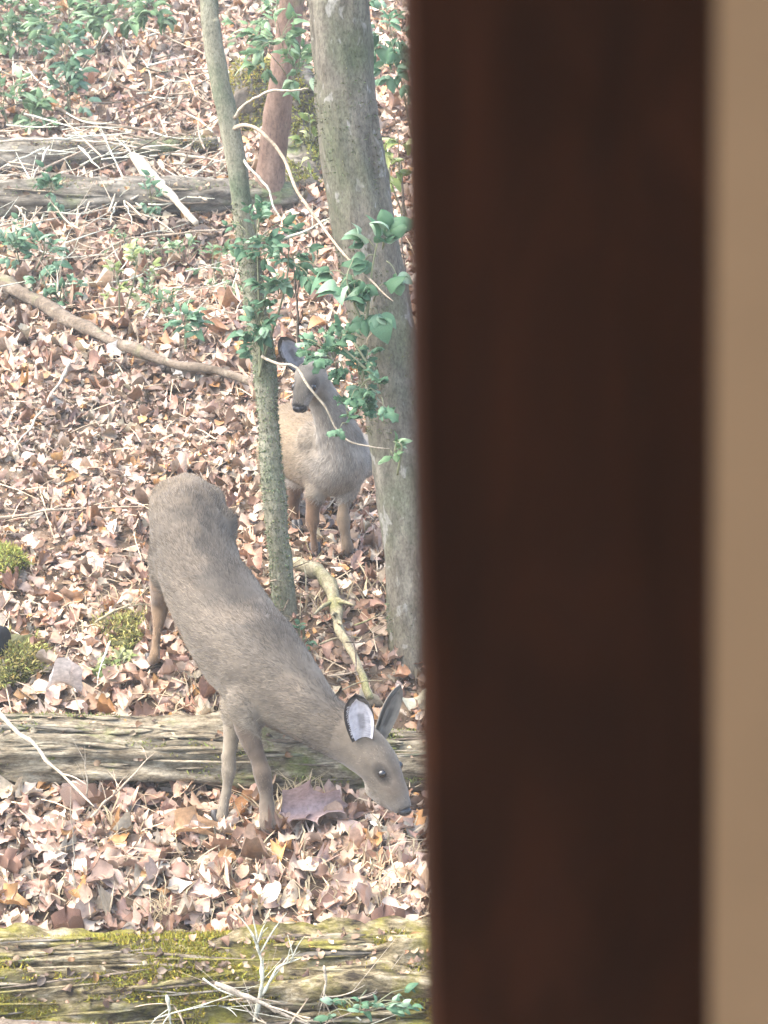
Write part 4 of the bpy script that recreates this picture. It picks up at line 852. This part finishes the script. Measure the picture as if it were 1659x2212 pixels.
def ball(c, r, nu, nv, sc=(1, 1, 1)):
    V = [np.array(c) + r * np.array(sc) * np.array([math.sin(math.pi * a / nv) * math.cos(2 * math.pi * q / nu), math.sin(math.pi * a / nv) * math.sin(2 * math.pi * q / nu), math.cos(math.pi * a / nv)]) for a in range(nv + 1) for q in range(nu)]
    return np.array(V), [[a * nu + q, a * nu + (q + 1) % nu, (a + 1) * nu + (q + 1) % nu, (a + 1) * nu + q] for a in range(nv) for q in range(nu)]
def sec(px, py, Y, rv, rl): p = at(px, py, Y); return (p.x, p.y, p.z, rv, rl)
def jnt(px, py, Y, r): p = at(px, py, Y); return (p.x, p.y, p.z, r)
def foot(px, py, r): p = gnd(px, py); return (p.x, p.y, p.z + 0.05, r)
def sm(a, b, x): k = np.clip((x - a) / (b - a), 0, 1); return k * k * (3 - 2 * k)
def lerp(c, d, k): return c * (1 - k[:, None]) + np.array(d)[None] * k[:, None]
def coat1(co, s, upd, isleg, lf, kb):
    n = len(co); c = np.tile(np.array((0.125, 0.105, 0.082)), (n, 1))
    nz = fbm(co[:, 0] * 9 + co[:, 1] * 5, co[:, 2] * 9, 4, 4)
    c = lerp(c, (0.088, 0.077, 0.064), sm(0.55, 0.98, upd) * (s < 0.7) * 0.8)              # darker along the back
    c = lerp(c, (0.21, 0.178, 0.135), sm(0.15, -0.55, upd) * (s < 0.66)); c = lerp(c, (0.06, 0.052, 0.043), sm(0.93, 0.99, upd) * sm(0.06, 0.15, s) * (s < 0.72) * 0.55); c = lerp(c, (0.145, 0.12, 0.093), sm(0.2, 0.75, fbm(co[:, 0] * 5 + 3, co[:, 2] * 5 + co[:, 1] * 3, 21, 3) * 2) * (s < 0.7))
    c = lerp(c, (0.34, 0.31, 0.26), sm(-0.72, -0.95, upd) * (s < 0.5))                       # pale belly
    c = lerp(c, (0.18, 0.138, 0.092), sm(0.2, 0.03, s) * 0.85)
    c = lerp(c, (0.24, 0.215, 0.18), sm(-0.6, -0.9, upd) * sm(0.75, 0.8, s) * (s < 0.92))   # throat
    c = lerp(c, (0.112, 0.09, 0.07), sm(0.84, 0.9, s) * sm(0.0, 0.6, upd))
    c = lerp(c, (0.13, 0.115, 0.10), sm(0.93, 0.97, s)); c = lerp(c, (0.06, 0.055, 0.055), sm(0.975, 0.995, s) * (upd > 0.1))
    lg = np.tile(np.array((0.125, 0.095, 0.07)), (n, 1)); lg = lerp(lg, (0.19, 0.15, 0.112), sm(0.5, 0.9, lf)); lg[kb == 1] = np.array((0.26, 0.22, 0.165))
    lg[kb >= 2] = np.array((0.21, 0.14, 0.085))
    c = np.where(isleg[:, None], lg, c); c = c * np.array((0.98, 0.975, 0.955)); return np.clip(0.70 * c * (1 + 0.4 * nz[:, None]), 0.01, 0.9)
d1_trunk = [sec(398, 1030, 9.40, 0.03, 0.03), sec(402, 1058, 9.36, 0.115, 0.10), sec(412, 1110, 9.28, 0.185, 0.155), sec(418, 1180, 9.14, 0.195, 0.166), sec(441, 1255, 9.00, 0.192, 0.172),
            sec(481, 1325, 8.87, 0.2, 0.183), sec(523, 1390, 8.74, 0.214, 0.188), sec(566, 1442, 8.62, 0.222, 0.175), sec(612, 1488, 8.50, 0.185, 0.145), sec(660, 1525, 8.42, 0.148, 0.115),
            sec(705, 1560, 8.35, 0.122, 0.095), sec(752, 1594, 8.28, 0.105, 0.085), sec(790, 1622, 8.22, 0.102, 0.082), sec(818, 1656, 8.17, 0.092, 0.08), sec(843, 1698, 8.13, 0.074, 0.062),
            sec(862, 1730, 8.10, 0.058, 0.05), sec(875, 1754, 8.08, 0.042, 0.04)]
d1_legs = [[jnt(575, 1425, 8.66, 0.03), jnt(560, 1455, 8.57, 0.085), jnt(532, 1522, 8.47, 0.080), jnt(540, 1585, 8.42, 0.048), jnt(557, 1640, 8.39, 0.034), jnt(566, 1668, 8.375, 0.037), jnt(572, 1700, 8.385, 0.029), jnt(577, 1745, 8.38, 0.026), jnt(580, 1778, 8.36, 0.032), foot(586, 1808, 0.028)],
           [jnt(545, 1430, 8.72, 0.03), jnt(522, 1480, 8.68, 0.08), jnt(504, 1545, 8.60, 0.052), jnt(500, 1600, 8.56, 0.034), jnt(496, 1635, 8.53, 0.028), jnt(495, 1662, 8.52, 0.032), jnt(491, 1695, 8.51, 0.023), jnt(484, 1735, 8.49, 0.020), jnt(478, 1766, 8.47, 0.025), foot(471, 1790, 0.022)],
           [jnt(420, 1110, 9.20, 0.05), jnt(402, 1135, 9.20, 0.14), jnt(383, 1190, 9.16, 0.125), jnt(358, 1250, 9.2, 0.072), jnt(347, 1290, 9.30, 0.04), jnt(346, 1312, 9.31, 0.033), jnt(342, 1350, 9.27, 0.024), jnt(337, 1395, 9.24, 0.024), jnt(334, 1420, 9.22, 0.029), foot(328, 1450, 0.026)],
           [jnt(445, 1150, 9.32, 0.13), jnt(450, 1220, 9.26, 0.10), jnt(455, 1275, 9.38, 0.055), jnt(460, 1320, 9.42, 0.035), jnt(460, 1360, 9.38, 0.028), foot(462, 1400, 0.026)]]
de1 = at(785, 1600, 8.20)
d1_ears = [((at(784, 1606, 8.15)), at(768, 1500, 8.13), (CAM - de1) + Vector((-0.6, 0, 0.4)), 0.057, (0.42, 0.41, 0.43), (0.10, 0.085, 0.07)),
           ((at(818, 1600, 8.27)), at(866, 1480, 8.34), (CAM - de1) + Vector((6, 2, 0.4)), 0.04, (0.13, 0.118, 0.098), (0.13, 0.118, 0.098), (0.115, 0.103, 0.086))]
tl = [(*at(400, 1048, 9.40), 0.03), (*at(400, 1066, 9.50), 0.035), (*at(398, 1100, 9.56), 0.03), (*at(398, 1150, 9.56), 0.008)]
deer('grazing_deer', 'grey brown deer with its head lowered, stepping over the grey log', d1_trunk, d1_legs, coat1, 0.74, (825, 1672), (880, 1757), d1_ears, tl,
     [(0.3, -1, 0)] * 2 + [(0.35, -1, 0)] * 2, 75000, 5, blobs=[(362, 1085, 9.34, 0.075), (372, 1075, 9.33, 0.08), (448, 1085, 9.30, 0.085), (372, 1115, 9.24, 0.10), (470, 1130, 9.2, 0.08), (548, 1448, 8.59, 0.145), (520, 1430, 8.66, 0.12), (846, 1738, 8.13, 0.036), (826, 1722, 8.15, 0.042), (812, 1700, 8.17, 0.055)])

def coat2(co, s, upd, isleg, lf, kb):
    n = len(co); c = np.tile(np.array((0.215, 0.195, 0.165)), (n, 1)); nz = fbm(co[:, 0] * 9 + co[:, 1] * 5, co[:, 2] * 9, 14, 4)
    c = lerp(c, (0.19, 0.137, 0.08), sm(0.56, 0.30, s) * 0.9)
    c = lerp(c, (0.27, 0.245, 0.21), sm(0.35, -0.2, upd) * sm(0.42, 0.5, s) * (s < 0.72) * 0.8); c = lerp(c, (0.33, 0.29, 0.24), sm(-0.7, -0.93, upd) * (s < 0.5)); c = lerp(c, (0.2, 0.18, 0.155), sm(-0.55, -0.9, upd) * sm(0.78, 0.83, s) * (s < 0.9))
    c = lerp(c, (0.155, 0.133, 0.105), sm(0.84, 0.9, s) * sm(0, 0.6, upd)); c = lerp(c, (0.25, 0.22, 0.19), sm(0.92, 0.955, s) * (upd < 0.55)); c = lerp(c, (0.03, 0.028, 0.028), sm(0.975, 0.99, s))
    lg = np.tile(np.array((0.125, 0.07, 0.038)), (n, 1)); lg[kb == 0] = np.array((0.185, 0.135, 0.09)); lg[kb == 1] = np.array((0.135, 0.083, 0.05))
    c = np.where(isleg[:, None], lg, c); return np.clip(0.8 * c * (1 + 0.5 * nz[:, None]), 0.01, 0.9)
d2_trunk = [sec(604, 905, 10.68, 0.030, 0.030), sec(608, 915, 10.64, 0.102, 0.093), sec(618, 935, 10.55, 0.153, 0.126), sec(634, 955, 10.44, 0.167, 0.140), sec(660, 970, 10.29, 0.167, 0.149), sec(695, 985, 10.15, 0.172, 0.153),
            sec(728, 990, 10.03, 0.167, 0.144), sec(738, 965, 9.98, 0.126, 0.121), sec(726, 920, 9.95, 0.095, 0.095), sec(706, 876, 9.93, 0.080, 0.080), sec(684, 838, 9.90, 0.078, 0.074), sec(668, 818, 9.84, 0.082, 0.072),
            sec(658, 838, 9.77, 0.062, 0.060), sec(650, 864, 9.72, 0.046, 0.045), sec(645, 884, 9.69, 0.036, 0.036)]
d2_legs = [[jnt(758, 960, 10.1, 0.03), jnt(756, 1010, 10.02, 0.085), jnt(750, 1062, 10.0, 0.054), jnt(742, 1100, 9.98, 0.032), jnt(741, 1120, 9.975, 0.034), jnt(744, 1150, 9.97, 0.021), jnt(749, 1184, 9.96, 0.026), foot(752, 1210, 0.022)],
           [jnt(712, 960, 10.1, 0.03), jnt(704, 1015, 10.04, 0.085), jnt(686, 1062, 10.02, 0.052), jnt(676, 1100, 10.0, 0.031), jnt(675, 1122, 9.995, 0.033), jnt(676, 1150, 9.98, 0.021), jnt(680, 1182, 9.98, 0.026), foot(682, 1210, 0.022)],
           [jnt(650, 945, 10.42, 0.04), jnt(642, 970, 10.40, 0.10), jnt(646, 1020, 10.36, 0.08), jnt(637, 1062, 10.40, 0.042), jnt(634, 1090, 10.42, 0.033), jnt(637, 1118, 10.39, 0.024), jnt(640, 1136, 10.37, 0.027), foot(643, 1160, 0.024)],
           [jnt(606, 945, 10.5, 0.04), jnt(600, 970, 10.5, 0.10), jnt(594, 1020, 10.46, 0.08), jnt(588, 1060, 10.52, 0.042), jnt(588, 1105, 10.50, 0.026), foot(590, 1160, 0.024)]]
de2 = at(668, 815, 9.85)
d2_ears = [((at(652, 800, 9.86)), at(606, 728, 9.84), (CAM - de2) + Vector((1.0, 0, 0.5)), 0.048, (0.33, 0.33, 0.36), (0.12, 0.10, 0.08), (0.08, 0.07, 0.06)),
           ((at(684, 800, 9.86)), at(724, 742, 9.86), (CAM - de2) + Vector((3.0, 0, 0.5)), 0.04, (0.2, 0.185, 0.16), (0.14, 0.12, 0.095), (0.13, 0.11, 0.09))]
deer('standing_deer', 'tan deer facing forward behind the slender sapling with leaves before its face', d2_trunk, d2_legs, coat2, 0.74, (678, 838), (645, 884), d2_ears, None,
     [(0.2, -1, 0)] * 4, 50000, 8, blobs=[(770, 985, 10.1, 0.11), (690, 1000, 10.1, 0.11), (682, 948, 10.06, 0.085), (640, 872, 9.75, 0.03), (652, 878, 9.72, 0.033)])
